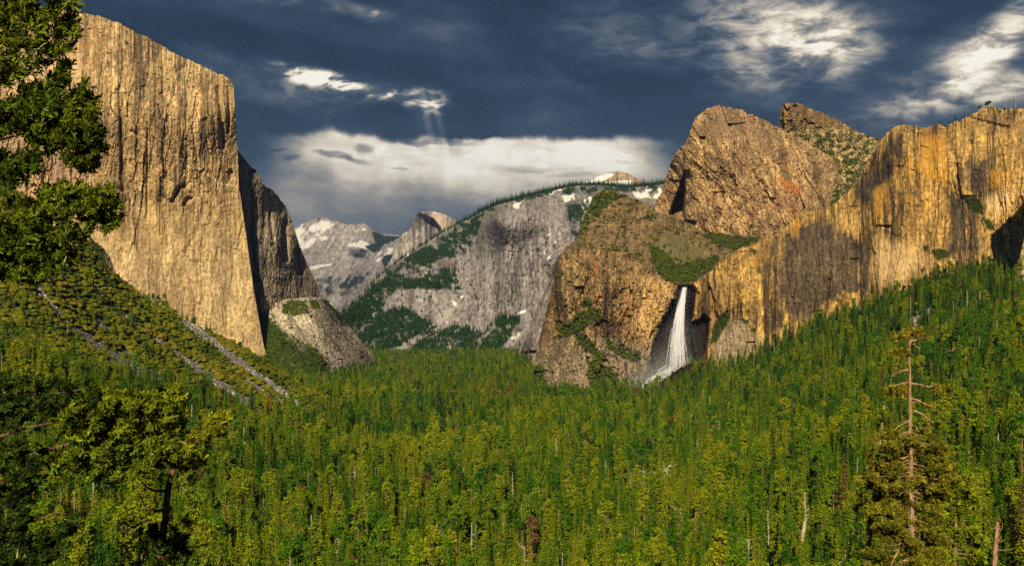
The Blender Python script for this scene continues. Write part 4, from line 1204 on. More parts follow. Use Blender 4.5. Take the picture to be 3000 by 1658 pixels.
def conifer_shape(r, H=30.0, base=0.12, R=4.2, power=0.9, whorls=34, per=7, droop=0.35, clumps=6, size=0.66, ragged=0.26, trunk=0.42, jag=0.0):
    cr, tr = Bag(), Bag()
    z = np.linspace(-1.5, H * 0.97, 9)
    wob = np.cumsum(r.normal(0, 0.05, (9, 2)), 0)
    tr.add(*tube(np.c_[wob, z], np.linspace(trunk, 0.05, 9), 6))
    hs = base + (1 - base) * (np.arange(whorls) + r.random(whorls) * 0.7) / whorls
    for h in hs:
        t = (h - base) / (1 - base)
        Rh = R * ((1 - t) ** power) * (0.55 + 0.45 * min(1, t / 0.12 + 0.25)) * (1 + ragged * r.normal()) + 0.25
        if jag and r.random() < jag:
            continue
        m = max(3, int(per * (0.6 + 0.4 * (1 - t))))
        az = r.random() * 6.28 + np.arange(m) * 6.283 / m + r.normal(0, 0.25, m)
        ln = np.maximum(Rh * (1 + r.normal(0, 0.22, m)), 0.3)
        up = 0.55 * t - droop * (1 - t) + r.normal(0, 0.08, m)
        for a, L, u in zip(az, ln, up):
            k = max(2, int(clumps * (0.5 + 0.5 * L / R)))
            s = (np.arange(k) + 0.6 + 0.4 * r.random(k)) / k
            dirv = np.array([math.cos(a), math.sin(a), u])
            p = s[:, None] * L * dirv + np.array([0, 0, h * H])
            p[:, 2] -= 0.18 * droop * (s ** 2) * L
            p += r.normal(0, 0.16, p.shape)
            w = size * (0.55 + 0.6 * (1 - s)) * (0.6 + 0.5 * L / R) * (0.8 + 0.4 * r.random(k))
            side = np.array([-math.sin(a), math.cos(a), 0]) + r.normal(0, 0.28, (k, 3))
            along = dirv + r.normal(0, 0.30, (k, 3)) + np.array([0, 0, -0.25])
            tone = 0.40 + 1.0 * r.random(k)
            cr.add(*quads(p, unit(side) * (w * 0.62)[:, None], unit(along) * (w * 0.75)[:, None], tone))
            q = p + r.normal(0, 0.25, p.shape) + np.array([0, 0, -0.12])
            cr.add(*quads(q, unit(side + r.normal(0, 0.6, side.shape)) * (w * 0.5)[:, None], unit(np.array([0.0, 0, -1.0]) + 0.6 * along) * (w * 0.5)[:, None], 0.5 + 0.7 * r.random(k)))
    return cr, tr


def pine_shape(r, H=32.0):
    """open crown: separate limbs carrying needle balls, bare trunk showing"""
    cr, tr = Bag(), Bag()
    z = np.linspace(-1.5, H * 0.96, 10)
    wob = np.cumsum(r.normal(0, 0.09, (10, 2)), 0)
    tr.add(*tube(np.c_[wob, z], np.linspace(0.50, 0.10, 10), 6))
    for i in range(46):
        t = r.random() ** 0.8
        h = H * (0.30 + 0.68 * t)
        L = (1.2 + 3.6 * (1 - t) ** 0.6 * (0.5 + 0.6 * r.random())) * (0.75 if t < 0.12 else 1)
        a = r.random() * 6.28
        c = np.array([np.interp(h, z, wob[:, 0]), np.interp(h, z, wob[:, 1]), h])
        d = np.array([math.cos(a), math.sin(a), 0.05 + 0.4 * t + r.normal() * 0.12])
        tip = c + d * L
        tr.add(*tube([c, c + d * L * 0.55, tip], [0.10, 0.07, 0.03], 3))
        k = 30
        off = r.normal(0, 1, (k, 3)) * np.array([0.72, 0.72, 0.36])
        p = tip - d * L * 0.22 * r.random((k, 1)) * 2 + off
        w = 0.24 + 0.24 * r.random(k)
        cr.add(*quads(p, unit(r.normal(0, 1, (k, 3))) * w[:, None], unit(r.normal(0, 1, (k, 3)) + np.array([0, 0, 0.4])) * w[:, None] * 0.75, 0.55 + 0.8 * r.random(k)))
    return cr, tr


def oak_shape(r, H=14.0, R=6.0, n=1700, trunk=True):
    """rounded broadleaf crown made of several leafy clumps"""
    cr, tr = Bag(), Bag()
    if trunk:
        tr.add(*tube([(0, 0, -1), (0.1, 0, H * 0.25), (0.3, 0.1, H * 0.55)], [0.5, 0.38, 0.2], 6))
    lumps = 13
    for i in range(lumps):
        a, u = r.random() * 6.28, r.random()
        rr = R * 0.62 * math.sqrt(r.random())
        c = np.array([rr * math.cos(a), rr * math.sin(a), H * (0.38 + 0.42 * u * (1 - (rr / R) ** 2))])
        lr = R * (0.30 + 0.18 * r.random())
        if trunk:
            tr.add(*tube([(0, 0, H * 0.25), c * np.array([0.6, 0.6, 0.75]), c], [0.22, 0.14, 0.05], 4))
        k = n // lumps
        d = unit(r.normal(0, 1, (k, 3)))
        d[:, 2] = np.where(d[:, 2] < -0.3, -d[:, 2], d[:, 2])
        p = c + d * lr * (0.72 + 0.33 * r.random((k, 1))) * np.array([1, 1, 0.78])
        w = (0.040 + 0.034 * r.random(k)) * R
        s = unit(np.cross(d, r.normal(0, 1, (k, 3))))
        tt = unit(np.cross(d + r.normal(0, 0.35, (k, 3)), s))
        cr.add(*quads(p, s * w[:, None], tt * w[:, None] * 0.8, 0.55 + 0.75 * r.random(k)))
    return cr, tr


def bush_shape(r, R=4.0, n=700):
    cr = Bag()
    for i in range(7):
        a, rr = r.random() * 6.28, R * 0.6 * math.sqrt(r.random())
        lr = R * (0.38 + 0.22 * r.random())
        c = np.array([rr * math.cos(a), rr * math.sin(a), lr * 0.45])
        k = n // 7
        d = unit(r.normal(0, 1, (k, 3)))
        d[:, 2] = np.abs(d[:, 2])
        p = c + d * lr * (0.75 + 0.3 * r.random((k, 1))) * np.array([1, 1, 0.85])
        w = (0.055 + 0.05 * r.random(k)) * R
        s = unit(np.cross(d, r.normal(0, 1, (k, 3))))
        tt = unit(np.cross(d + r.normal(0, 0.35, (k, 3)), s))
        cr.add(*quads(p, s * w[:, None], tt * w[:, None] * 0.85, 0.5 + 0.8 * r.random(k)))
    return cr


def snag_shape(r, H=24.0, branches=34, L=2.4, broken=False):
    tr = Bag()
    z = np.linspace(-1.5, H, 10)
    wob = np.cumsum(r.normal(0, 0.10, (10, 2)), 0)
    tr.add(*tube(np.c_[wob, z], np.linspace(0.42, 0.20 if broken else 0.06, 10), 6))
    for i in range(branches):
        t = 0.25 + 0.73 * r.random()
        h = H * t
        c = np.array([np.interp(h, z, wob[:, 0]), np.interp(h, z, wob[:, 1]), h])
        a = r.random() * 6.28
        l = L * (0.4 + 0.7 * r.random()) * (1.15 - t * 0.8)
        d = np.array([math.cos(a), math.sin(a), -0.1 + 0.5 * r.random()])
        tr.add(*tube([c, c + d * l * 0.5 + r.normal(0, 0.1, 3), c + d * l + np.array([0, 0, 0.3 * r.random()])], [0.085, 0.06, 0.02], 3))
    return tr


PROTO = []                                    # (kind, crown mesh, trunk mesh, height)


def add_proto(kind, cr, tr, mat, bark, H):
    cm = cr.mesh(kind + "_crown", mat) if cr is not None else None
    tm = tr.mesh(kind + "_trunk", bark) if tr is not None else None
    PROTO.append((kind, cm, tm, H))


R = np.random.default_rng
for i, a in enumerate(((30, 0.08, 4.6, 1.0), (33, 0.16, 3.7, 0.95), (26, 0.05, 4.9, 1.15))):
    add_proto("fir", *conifer_shape(R(20 + i), a[0], a[1], a[2], a[3], jag=0.05), M_NEEDLE, M_BARK, a[0])
for i, a in enumerate(((28, 0.06, 4.0, 0.75), (24, 0.04, 4.6, 0.9))):
    add_proto("cedar", *conifer_shape(R(30 + i), a[0], a[1], a[2], a[3], whorls=38, per=8, droop=0.5, size=0.60, ragged=0.14), M_NEEDLE, M_BARK, a[0])
for i in range(3):
    add_proto("pine", *pine_shape(R(40 + i), 31 + i), M_NEEDLE, M_BARK, 31 + i)
for i in range(2):
    add_proto("oak", *oak_shape(R(50 + i), 15, 6.5), M_OAK, M_BARK, 15)
for i in range(3):
    add_proto("dead", None, snag_shape(R(60 + i), 24 + 3 * i, broken=i == 1), None, M_DEAD, 24 + 3 * i)
for i in range(3):
    add_proto("bush", bush_shape(R(70 + i)), None, M_OAK, None, 4.2)
KINDS = {}
for i, p in enumerate(PROTO):
    KINDS.setdefault(p[0], []).append(i)


def joined(i):
    """crown and trunk of one shape as a single mesh, for the uncountable far trees"""
    kind, cm, tm, H = PROTO[i]
    bag_v, bag_f, bag_c, mats, n = [], [], [], [], 0
    idx = []
    for k, me in enumerate(m for m in (cm, tm) if m is not None):
        nv, nf = len(me.vertices), len(me.polygons)
        v = np.empty(nv * 3, np.float32); me.vertices.foreach_get("co", v)
        f = np.empty(nf * 4, np.int32); me.loops.foreach_get("vertex_index", f)
        c = np.empty(nv * 4, np.float32); me.attributes["tone"].data.foreach_get("color", c)
        bag_v.append(v.reshape(-1, 3)); bag_f.append(f.reshape(-1, 4) + n); bag_c.append(c.reshape(-1, 4)[:, :3])
        n += nv
        mats.append(me.materials[0])
        idx += [k] * nf
    me = tri_mesh("%s_far" % kind, np.concatenate(bag_v), np.concatenate(bag_f), np.concatenate(bag_c))
    for m in mats:
        me.materials.append(m)
    me.polygons.foreach_set("material_index", np.array(idx, np.int32))
    return me


def stone_mesh(r, name):
    import bmesh
    bm = bmesh.new()
    bmesh.ops.create_icosphere(bm, subdivisions=1, radius=1.0)
    for v in bm.verts:
        v.co = Vector((v.co.x * (1 + r.normal() * 0.18), v.co.y * (1 + r.normal() * 0.18), v.co.z * (0.7 + r.normal() * 0.15)))
    me = bpy.data.meshes.new(name)
    bm.to_mesh(me)
    bm.free()
    return me


M_STONE, N_, b_ = new_mat("talus_stone")
_ti = N_.n("ShaderNodeAttribute", attribute_name="tint", attribute_type="INSTANCER")
N_.t.links.new(N_.ramp(_ti.outputs["Fac"], [(0, (0.04, 0.034, 0.030)), (0.55, (0.15, 0.125, 0.10)), (1, (0.45, 0.37, 0.28))]), b_.inputs["Base Color"])
b_.inputs["Roughness"].default_value = 0.95

far_coll = bpy.data.collections.new("far_shapes")
for i in range(len(PROTO)):
    far_coll.objects.link(bpy.data.objects.new("shape_%02d" % i, joined(i)))
stone_coll = bpy.data.collections.new("stone_shapes")
for i in range(4):
    sm = stone_mesh(R(80 + i), "stone_shape")
    sm.materials.append(M_STONE)
    stone_coll.objects.link(bpy.data.objects.new("stone_%02d" % i, sm))


def scatter_object(name, pts, idx, scale, rot, tint, coll):
    me = bpy.data.meshes.new(name)
    n = len(pts)
    me.vertices.add(n)
    me.vertices.foreach_set("co", np.asarray(pts, np.float32).ravel())
    for nm, ty, arr, key in (("pick", "INT", idx, "value"), ("size", "FLOAT_VECTOR", scale, "vector"), ("turn", "FLOAT_VECTOR", rot, "vector"), ("tint", "FLOAT", tint, "value")):
        at = me.attributes.new(nm, ty, "POINT")
        at.data.foreach_set(key, np.asarray(arr, np.int32 if ty == "INT" else np.float32).ravel())
    me.update()
    o = link(name, me)
    ng = bpy.data.node_groups.new(name + "_scatter", "GeometryNodeTree")
    ng.interface.new_socket("Geometry", in_out="INPUT", socket_type="NodeSocketGeometry")
    ng.interface.new_socket("Geometry", in_out="OUTPUT", socket_type="NodeSocketGeometry")
    gi, go = ng.nodes.new("NodeGroupInput"), ng.nodes.new("NodeGroupOutput")
    ci = ng.nodes.new("GeometryNodeCollectionInfo")
    ci.inputs["Collection"].default_value = coll
    ci.inputs["Separate Children"].default_value = True
    ci.inputs["Reset Children"].default_value = True
    ip = ng.nodes.new("GeometryNodeInstanceOnPoints")
    ip.inputs["Pick Instance"].default_value = True
    def named(nm, ty):
        nd = ng.nodes.new("GeometryNodeInputNamedAttribute")
        nd.data_type = ty
        nd.inputs["Name"].default_value = nm
        return nd.outputs["Attribute"]
    L = ng.links.new
    L(gi.outputs[0], ip.inputs["Points"])
    L(ci.outputs[0], ip.inputs["Instance"])
    L(named("pick", "INT"), ip.inputs["Instance Index"])
    L(named("turn", "FLOAT_VECTOR"), ip.inputs["Rotation"])
    L(named("size", "FLOAT_VECTOR"), ip.inputs["Scale"])
    L(ip.outputs[0], go.inputs[0])
    md = o.modifiers.new("scatter", "NODES")
    md.node_group = ng
    return o


# ---------------------------------------------------------------- where the trees and bushes stand
class Stand:
    def __init__(self):
        self.P, self.k, self.s, self.t = [], [], [], []
    def add(self, P, kinds, scale, tint, r, flat=None):
        n = len(P)
        if not n:
            return
        names = list(kinds)
        w = np.array([kinds[k] for k in names], float)
        pick = r.choice(len(names), n, p=w / w.sum())
        idx = np.array([r.choice(KINDS[names[q]]) for q in pick])
        self.P.append(P); self.k.append(idx); self.s.append(scale * np.ones(n)); self.t.append(np.clip(tint, 0, 1) * np.ones(n))
    def get(self):
        return np.concatenate(self.P), np.concatenate(self.k), np.concatenate(self.s), np.concatenate(self.t)


rg = R(11)
forest, brush = Stand(), Stand()

# valley and slopes
def jitter_grid(x0, x1, y0, y1, step):
    xs, ys = np.meshgrid(np.arange(x0, x1, step), np.arange(y0, y1, step))
    p = np.stack([xs.ravel(), ys.ravel()], 1)
    return p + (rg.random(p.shape) - 0.5) * step * 0.95


cand = np.concatenate([jitter_grid(-700, 900, 250, 1500, 9.0), jitter_grid(-1400, 1400, 1500, 2700, 10.5), jitter_grid(-1300, 1200, 2700, 5300, 13.0)])
az = np.arctan2(cand[:, 0], cand[:, 1])
cand = cand[np.abs(cand[:, 0]) < cand[:, 1] * 0.56 + 20]
z = ground_z(cand[:, 0], cand[:, 1])
P3 = np.c_[cand, z]
px, py = project(P3)
inzone = (poly_mask(px, py, SHRUB_ZONE, 6) > 0.5) & (P3[:, 1] < 1960)
# hidden ground behind the left ridge and behind the walls needs no trees
hidden = ((px < 760) & (P3[:, 1] > 2050)) | ((px > 1560) & (px < 2070) & (P3[:, 1] > 2650)) | ((px >= 2070) & (P3[:, 1] > 2560)) | ((px < 300) & (P3[:, 1] > 1800))
rock = scree_mask(px, py) > 0.4
dens = fbm(cand[:, 0] / 120, cand[:, 1] / 120, 3, 500)
keep = ~hidden & ~rock & ~inzone & (rg.random(len(cand)) < 0.90 + 0.9 * dens) & (P3[:, 1] > 300)
# a clear slope right below the viewpoint
keep &= ~((P3[:, 1] < 420) & (py > 1720))
P3, px, py = P3[keep], px[keep], py[keep]
n = len(P3)
Y = P3[:, 1]
tz = fbm(P3[:, 0] / 220, P3[:, 1] / 220, 3, 510)
far = sstep(900, 2200, Y)
right = sstep(1900, 2500, px) * sstep(1350, 1100, py)
tint = 0.50 + 0.22 * rg.normal(size=n) + 0.5 * tz + 0.10 * (1 - far) - 0.13 * right
tint = np.where(rg.random(n) < 0.10, 0.72 + 0.17 * rg.random(n), tint)
tint = np.minimum(tint, 0.89)
brown = (rg.random(n) < 0.010 + 0.25 * poly_mask(px, py, [(1390, 1170), (1500, 1165), (1500, 1215), (1400, 1210)], 20))
tint = np.where(brown, 1.0, tint)
big = np.clip(0.98 + 0.26 * rg.normal(size=n), 0.42, 1.6)
sel = rg.random(n)
leafy = sel < 0.05 + 0.10 * sstep(0.1, 0.4, dens[keep])
bare = sel > 0.977
rest = ~leafy & ~bare
forest.add(P3[rest], dict(fir=0.52, cedar=0.26, pine=0.22), big[rest], tint[rest], rg)
forest.add(P3[leafy], dict(oak=1.0), big[leafy], 0.35 + 0.4 * rg.random(leafy.sum()), rg)
forest.add(P3[bare], dict(dead=1.0), big[bare] * 0.95, 0.5, rg)

# brush on the left slope, thick and rounded, a few firs in it
cand = jitter_grid(-1500, -100, 850, 2000, 5.4)
z = ground_z(cand[:, 0], cand[:, 1])
P3 = np.c_[cand, z]
px, py = project(P3)
inz = poly_mask(px, py, SHRUB_ZONE, 6) > 0.35
edge = scree_mask(px, py) > 0.45
keep = inz & ~edge & (px > -150) & (rg.random(len(px)) < 0.86)
P3 = P3[keep]
n = len(P3)
tz = fbm(P3[:, 0] / 50, P3[:, 1] / 50, 3, 520)
tint = np.clip(0.60 + 0.19 * rg.normal(size=n) * 0.6 + 0.9 * tz, 0.02, 0.98)
sc_ = np.clip(1.30 + 1.0 * tz + 0.38 * rg.normal(size=n), 0.4, 2.5)
brush.add(P3, dict(bush=1.0), sc_, tint, rg)
few = rg.random(n) < 0.022
forest.add(P3[few], dict(fir=0.7, dead=0.12, oak=0.2), np.clip(0.5 + 0.15 * rg.normal(size=few.sum()), 0.25, 0.9), 0.5 + 0.15 * rg.normal(size=few.sum()), rg)
few = rg.random(n) < 0.10
forest.add(P3[few], dict(oak=1.0), 0.55 + 0.3 * rg.random(few.sum()), np.clip(tint[few], 0.1, 0.8), rg)
# the lower left hillside: firs among brush
lower = jitter_grid(-1000, -60, 500, 1200, 9.0)
z = ground_z(lower[:, 0], lower[:, 1])
P3 = np.c_[lower, z]
px, py = project(P3)
keep = (px > -120) & (px < 640) & (py > 1040) & (py < 1500) & (rg.random(len(px)) < 0.5) & (scree_mask(px, py) < 0.4)
forest.add(P3[keep], dict(oak=1.0), 0.5 + 0.35 * rg.random(keep.sum()), 0.35 + 0.35 * rg.random(keep.sum()), rg)


def on_sheet(key, prob, r=rg):
    """pick points of a rock sheet with a probability per vertex"""
    S = SHEETS[key]
    m = r.random(S["px"].shape) < prob(S)
    return S["P"][m], S["px"][m], S["py"][m]


def grow(stand, key, prob, kinds, s0, s1, t0, t1, sink=0.3):
    P, qx, qy = on_sheet(key, prob)
    P = P.copy()
    P[:, 2] -= sink
    P[:, 1] += 0.5
    stand.add(P, kinds, s0 + (s1 - s0) * rg.random(len(P)) ** 1.5, t0 + (t1 - t0) * rg.random(len(P)), rg)


def S_xz(S):
    return (S["px"] - CX) / F * 2800, (HY - S["py"]) / F * 2800


# buttress left of the fall
def lb_prob(S):
    X, Z = S_xz(S)
    g = lb_green(X, Z, S["px"], S["py"])
    t = poly_mask(S["px"], S["py"], LB_SCRUB, 8)
    ledge = sstep(0.22, 0.42, fbm(X / 40, Z / 28, 4, 530)) * sstep(1.0, 0.4, poly_mask(S["px"], S["py"], LB_ALCOVE, 20))
    return 0.085 * g + 0.07 * t * sstep(-0.05, 0.25, fbm(X / 45, Z / 30, 3, 532)) + 0.035 * ledge * (1 - t)
grow(brush, "granite_cliff@buttress", lb_prob, dict(bush=1.0), 0.45, 1.9, 0.05, 0.6)
grow(forest, "granite_cliff@buttress", lambda S: 0.022 * lb_green(*S_xz(S), S["px"], S["py"]) + 0.0008, dict(oak=0.6, pine=0.2, fir=0.2), 0.3, 0.65, 0.2, 0.55)
# tower
grow(brush, "granite_cliff@tower", lambda S: 0.10 * sstep(0.0, 0.35, fbm(S["px"] / 30, S["py"] / 22, 4, 534)) * np.maximum.reduce([poly_mask(S["px"], S["py"], [(2050, 330), (2100, 312), (2090, 345), (2130, 395), (2110, 400), (2060, 360)], 8), poly_mask(S["px"], S["py"], [(2200, 335), (2300, 378), (2430, 450), (2400, 470), (2290, 415), (2230, 380)], 8),
     poly_mask(S["px"], S["py"], [(2080, 640), (2120, 620), (2220, 670), (2330, 660), (2310, 690), (2080, 690)], 10), poly_mask(S["px"], S["py"], [(2190, 520), (2240, 540), (2250, 555), (2210, 545)], 5)]) + 0.0015, dict(bush=1.0), 0.5, 1.6, 0.0, 0.35)
# spire slope
grow(brush, "granite_cliff@spire", lambda S: 0.30 * sstep(-0.12, 0.2, fbm(S["px"] / 26, S["py"] / 18, 4, 536)) * sstep(365, 420, S["py"] + 25 * sstep(2420, 2320, S["px"])), dict(bush=1.0), 0.5, 1.7, 0.0, 0.4)
# streaked wall, apron, shoulder
def rw_prob(S):
    g = np.zeros(S["px"].shape)
    for p in RW_GREEN:
        g = np.maximum(g, poly_mask(S["px"], S["py"], p, 4))
    return 0.10 * g + 0.0005 + 0.05 * poly_mask(S["px"], S["py"], [(2600, 385), (2640, 368), (2760, 368), (2900, 318), (3000, 318), (3000, 332), (2900, 335), (2760, 380), (2640, 382)], 4) * sstep(-0.1, 0.2, fbm(S["px"] / 20, S["py"] / 10, 3, 537))
grow(brush, "granite_cliff@streaked", rw_prob, dict(bush=1.0), 0.3, 1.1, 0.0, 0.4)
def ap_prob(S):
    X, Z = S_xz(S)
    g = poly_mask(S["px"], S["py"], AP_GREEN, 8) * sstep(-0.25, 0.1, fbm(X / 60 + Z / 90, Z / 40, 3, 330) + 0.15)
    h = np.zeros(g.shape)
    for p in AP_BUSH:
        h = np.maximum(h, poly_mask(S["px"], S["py"], p, 4))
    return 0.22 * g + 0.5 * h + 0.002
grow(brush, "granite_slope@apron", ap_prob, dict(bush=1.0), 0.5, 1.5, 0.05, 0.6)
grow(forest, "granite_slope@apron", lambda S: 0.03 * poly_mask(S["px"], S["py"], AP_GREEN, 8), dict(fir=0.5, oak=0.5), 0.3, 0.7, 0.3, 0.6)
grow(brush, "granite_cliff@cap", lambda S: 0.03 * sstep(0.0, 0.2, fbm(S["px"] / 20, S["py"] / 12, 3, 538)) * sstep(0, 1, (S["P"][..., 1] - np.median(S["D"])) / 150) * (S["py"] < 260), dict(bush=1.0), 0.4, 1.2, 0.0, 0.4)
grow(brush, "rock_outcrop", lambda S: 0.05 * poly_mask(S["px"], S["py"], [(255, 680), (310, 720), (300, 790), (255, 800)], 8), dict(bush=1.0), 0.4, 0.9, 0.2, 0.6)
grow(forest, "boulder_bank", lambda S: 0.05 * poly_mask(S["px"], S["py"], [(2040, 1050), (2130, 1060), (2130, 1200), (1960, 1200), (1990, 1120)], 10), dict(oak=0.6, fir=0.3, cedar=0.3), 0.5, 1.0, 0.3, 0.75, sink=3)
# ridge in the middle distance: real trees on its wooded parts and skyline
grow(forest, "mountain@ridge", lambda S: 0.16 * mm_wood((S["px"] - CX) / F * 6600, CAMZ + (HY - S["py"]) / F * 6600, S["px"], S["py"]) + 0.006 * (S["py"] > 700), dict(fir=1.0), 0.7, 1.5, 0.05, 0.35, sink=2)
S = SHEETS["mountain@ridge"]
m = np.zeros(S["px"].shape)
m[-3:] = (0.70 * sstep(1230, 1450, S["px"][-3:]) + 0.25)
grow(forest, "mountain@ridge", lambda S: m, dict(fir=1.0), 0.8, 1.6, 0.0, 0.25, sink=2)
grow(forest, "mountain@range", lambda S: 0.10 * np.maximum(poly_mask(S["px"], S["py"], [(1080, 672), (1130, 690), (1175, 693), (1120, 730), (1095, 745), (1070, 722), (1100, 712)], 8), poly_mask(S["px"], S["py"], [(1110, 745), (1165, 745), (1180, 790), (1130, 790)], 10)), dict(fir=1.0), 1.0, 1.8, 0.0, 0.2)

# ---------------------------------------------------------------- which trees are things of their own: the ones that show largest
FP, FK, FS, FT = forest.get()
BP, BK, BS, BT = brush.get()
FR, BR = rg.random(len(FP)) * 6.283, rg.random(len(BP)) * 6.283
Hs = np.array([p[3] for p in PROTO])


def pick_visible(P, K, S, limit, width, y_max, blocked=None):
    """walk from the nearest outwards, note how much of each one shows in the frame"""
    W, Hh = 1024, 566
    k = 1024 / 3000.0
    mask = np.zeros((Hh, W), bool) if blocked is None else blocked
    order = np.argsort(P[:, 1])
    order = order[P[order, 1] < y_max]
    qx, qy = project(P)
    area = np.zeros(len(P))
    for i in order:
        hpx = Hs[K[i]] * S[i] * F / P[i, 1] * k
        w = max(width(K[i]) * S[i] * F / P[i, 1] * k, 1.0)
        x, y = qx[i] * k, qy[i] * k
        if x < -w or x > W + w or y - hpx > Hh:
            continue
        n_ = 0
        for part, (a, b, ww) in enumerate(((0.0, 0.45, 0.45), (0.45, 0.75, 0.75), (0.75, 1.0, 1.0))):
            y0, y1 = int(max(0, y - hpx * (1 - a))), int(min(Hh, y - hpx * (1 - b) + 1))
            x0, x1 = int(max(0, x - w * ww)), int(min(W, x + w * ww + 1))
            if y1 > y0 and x1 > x0:
                q = mask[y0:y1, x0:x1]
                n_ += (~q).sum()
                q[:] = True
        area[i] = n_
    best = np.argsort(-area)[:limit]
    return best[area[best] > 3], area, mask


wide = {"fir": 3.0, "cedar": 3.0, "pine": 3.4, "oak": 5.5, "dead": 1.6, "bush": 3.6}
best, area, seen = pick_visible(FP, FK, FS, 285, lambda q: wide[PROTO[q][0]], 1500)
bbest, barea, _ = pick_visible(BP, BK, BS, 120, lambda q: 3.6, 2200, seen.copy())

take = np.zeros(len(FP), bool); take[best] = True
btake = np.zeros(len(BP), bool); btake[bbest] = True


def three(s, n):
    return np.repeat(np.asarray(s)[:, None], 3, 1)


q = ~take
sv = three(FS[q], 0) * np.stack([np.ones(q.sum()), np.ones(q.sum()), 0.9 + 0.25 * rg.random(q.sum())], 1)
tag(scatter_object("forest", FP[q], FK[q], sv, np.c_[np.zeros((q.sum(), 2)), FR[q]], FT[q], far_coll), "dense green conifer forest covering the valley floor and lower slopes", "forest", kind="stuff")
q = ~btake
tag(scatter_object("brush", BP[q], BK[q], three(BS[q], 0), np.c_[np.zeros((q.sum(), 2)), BR[q]], BT[q], far_coll), "olive green brush on the left slope and the rock ledges", "brush", kind="stuff")

NAMES = {"fir": "fir_tree", "cedar": "cedar_tree", "pine": "pine_tree", "oak": "oak_tree", "dead": "dead_tree", "bush": "bush"}
CATS = {"fir": "fir tree", "cedar": "cedar tree", "pine": "pine tree", "oak": "oak tree", "dead": "dead tree", "bush": "bush"}


def single_tree(i, P, s, rot, tint, label, group):
    kind, cm, tm, H = PROTO[i]
    if kind == "bush":
        o = bpy.data.objects.new("bush", cm)
        o.location, o.scale, o.rotation_euler = P, (s, s, s), (0, 0, rot)
        o["tint"] = float(tint)
        COL.objects.link(o)
        return tag(o, label, "bush", group)
    root = empty(NAMES[kind], P)
    root.scale, root.rotation_euler = (s, s, s), (0, 0, rot)
    if tm is not None:
        link("trunk", tm, None, root)
    if cm is not None:
        c = link("crown", cm, None, root)
        c["tint"] = float(tint)
    return tag(root, label, CATS[kind], group)


LOOK = {"fir": "pointed fir", "cedar": "dense cedar", "pine": "open crowned pine", "oak": "round leafy oak", "dead": "bare dead tree"}


def shade(t):
    return "reddish brown" if t > 0.95 else "yellow green" if t > 0.66 else "bright green" if t > 0.48 else "dark green"


def zone(qx, qy):
    if qx < 820:
        return "forest below the scree slope"
    if qx < 1500:
        return "middle of the valley forest"
    if qx < 2300:
        return "valley forest below the waterfall"
    return "forest around the tall flat topped pine"


qx, qy = project(FP)
top_y = qy - Hs[FK] * FS * F / FP[:, 1]
groups = {}
for i in best:
    kind = PROTO[FK[i]][0]
    tone = "" if kind == "dead" else shade(FT[i]) + " "
    groups.setdefault((tone + LOOK[kind], zone(qx[i], qy[i])), []).append(i)
TREES = []
for (look, zn), members in groups.items():
    mem = sorted(members, key=lambda i: -area[i])
    lab = {}
    if len(mem) == 1:
        lab[mem[0]] = "only %s in the %s" % (look, zn)
    else:
        lab[mem[0]] = "largest %s in the %s" % (look, zn)
        rest = mem[1:]
        for word, fn in (("leftmost", lambda i: qx[i]), ("rightmost", lambda i: -qx[i]), ("highest standing", lambda i: qy[i]), ("lowest standing", lambda i: -qy[i])):
            if rest:
                j = min(rest, key=fn)
                ends = min(mem, key=fn)
                if j == ends:
                    lab[j] = "%s %s in the %s" % (word, look, zn)
                    rest.remove(j)
    grp = "%ss of the %s" % (look, zn)
    for i in mem:
        TREES.append((i, lab.get(i, "%s in the %s" % (look, zn)), grp))
ANCHORS = [(2664, 1010, "flat topped head of the tallest pine"), (2576, 1300, "leaning thin topped pine"), (1993, 1540, "broken topped bare trunk"), (2350, 1570, "white leaning dead trunk"), (1894, 1430, "many branched grey dead tree"), (1039, 1410, "tall thin pale trunk"), (1333, 1385, "white dead stub in the middle"),
           (1900, 1150, "foot of the waterfall"), (482, 1520, "twisted juniper trunk"), (2917, 1590, "reddish snag with curled twigs"), (2800, 1480, "bright yellow green cedar"), (2287, 1340, "pale straight dead trunk"), (1381, 1590, "long pale trunk near the bottom"), (835, 1395, "small white snag"), (700, 1530, "pale rock patch among the trees"),
           (2690, 950, "stone run on the right slope"), (780, 1170, "lower end of the scree"), (1450, 1190, "patch of brown dying trees"), (1304, 1535, "spiky pale dead top")]
taken, best_for = {}, {}
for n_, (i, l, g) in enumerate(TREES):
    if l.startswith(("largest", "only", "leftmost", "rightmost", "highest", "lowest")):
        continue
    my = 0.5 * (qy[i] + top_y[i])
    for (ax_, ay_, an) in ANCHORS:
        dx, dy = qx[i] - ax_, my - ay_
        side = ("left of" if dx < 0 else "right of") if abs(dx) > abs(dy) else ("above" if dy < 0 else "below")
        key = (an, side)
        dist = math.hypot(dx, dy)
        if dist < 260 and (key not in best_for or dist < best_for[key][0]):
            best_for[key] = (dist, n_)
used = set()
for (an, side), (dist, n_) in sorted(best_for.items(), key=lambda kv: kv[1][0]):
    if n_ in used:
        continue
    used.add(n_)
    i, l, g = TREES[n_]
    kind = PROTO[FK[i]][0]
    TREES[n_] = (i, "%s%s next %s the %s" % ("" if kind == "dead" else shade(FT[i]) + " ", LOOK[kind], "to and " + side if side in ("left of", "right of") else side, an), g)
for i, l, g in TREES:
    single_tree(FK[i], FP[i], FS[i], FR[i], FT[i], l[0].lower() + l[1:], g)
bx, by = project(BP)
bz = {}
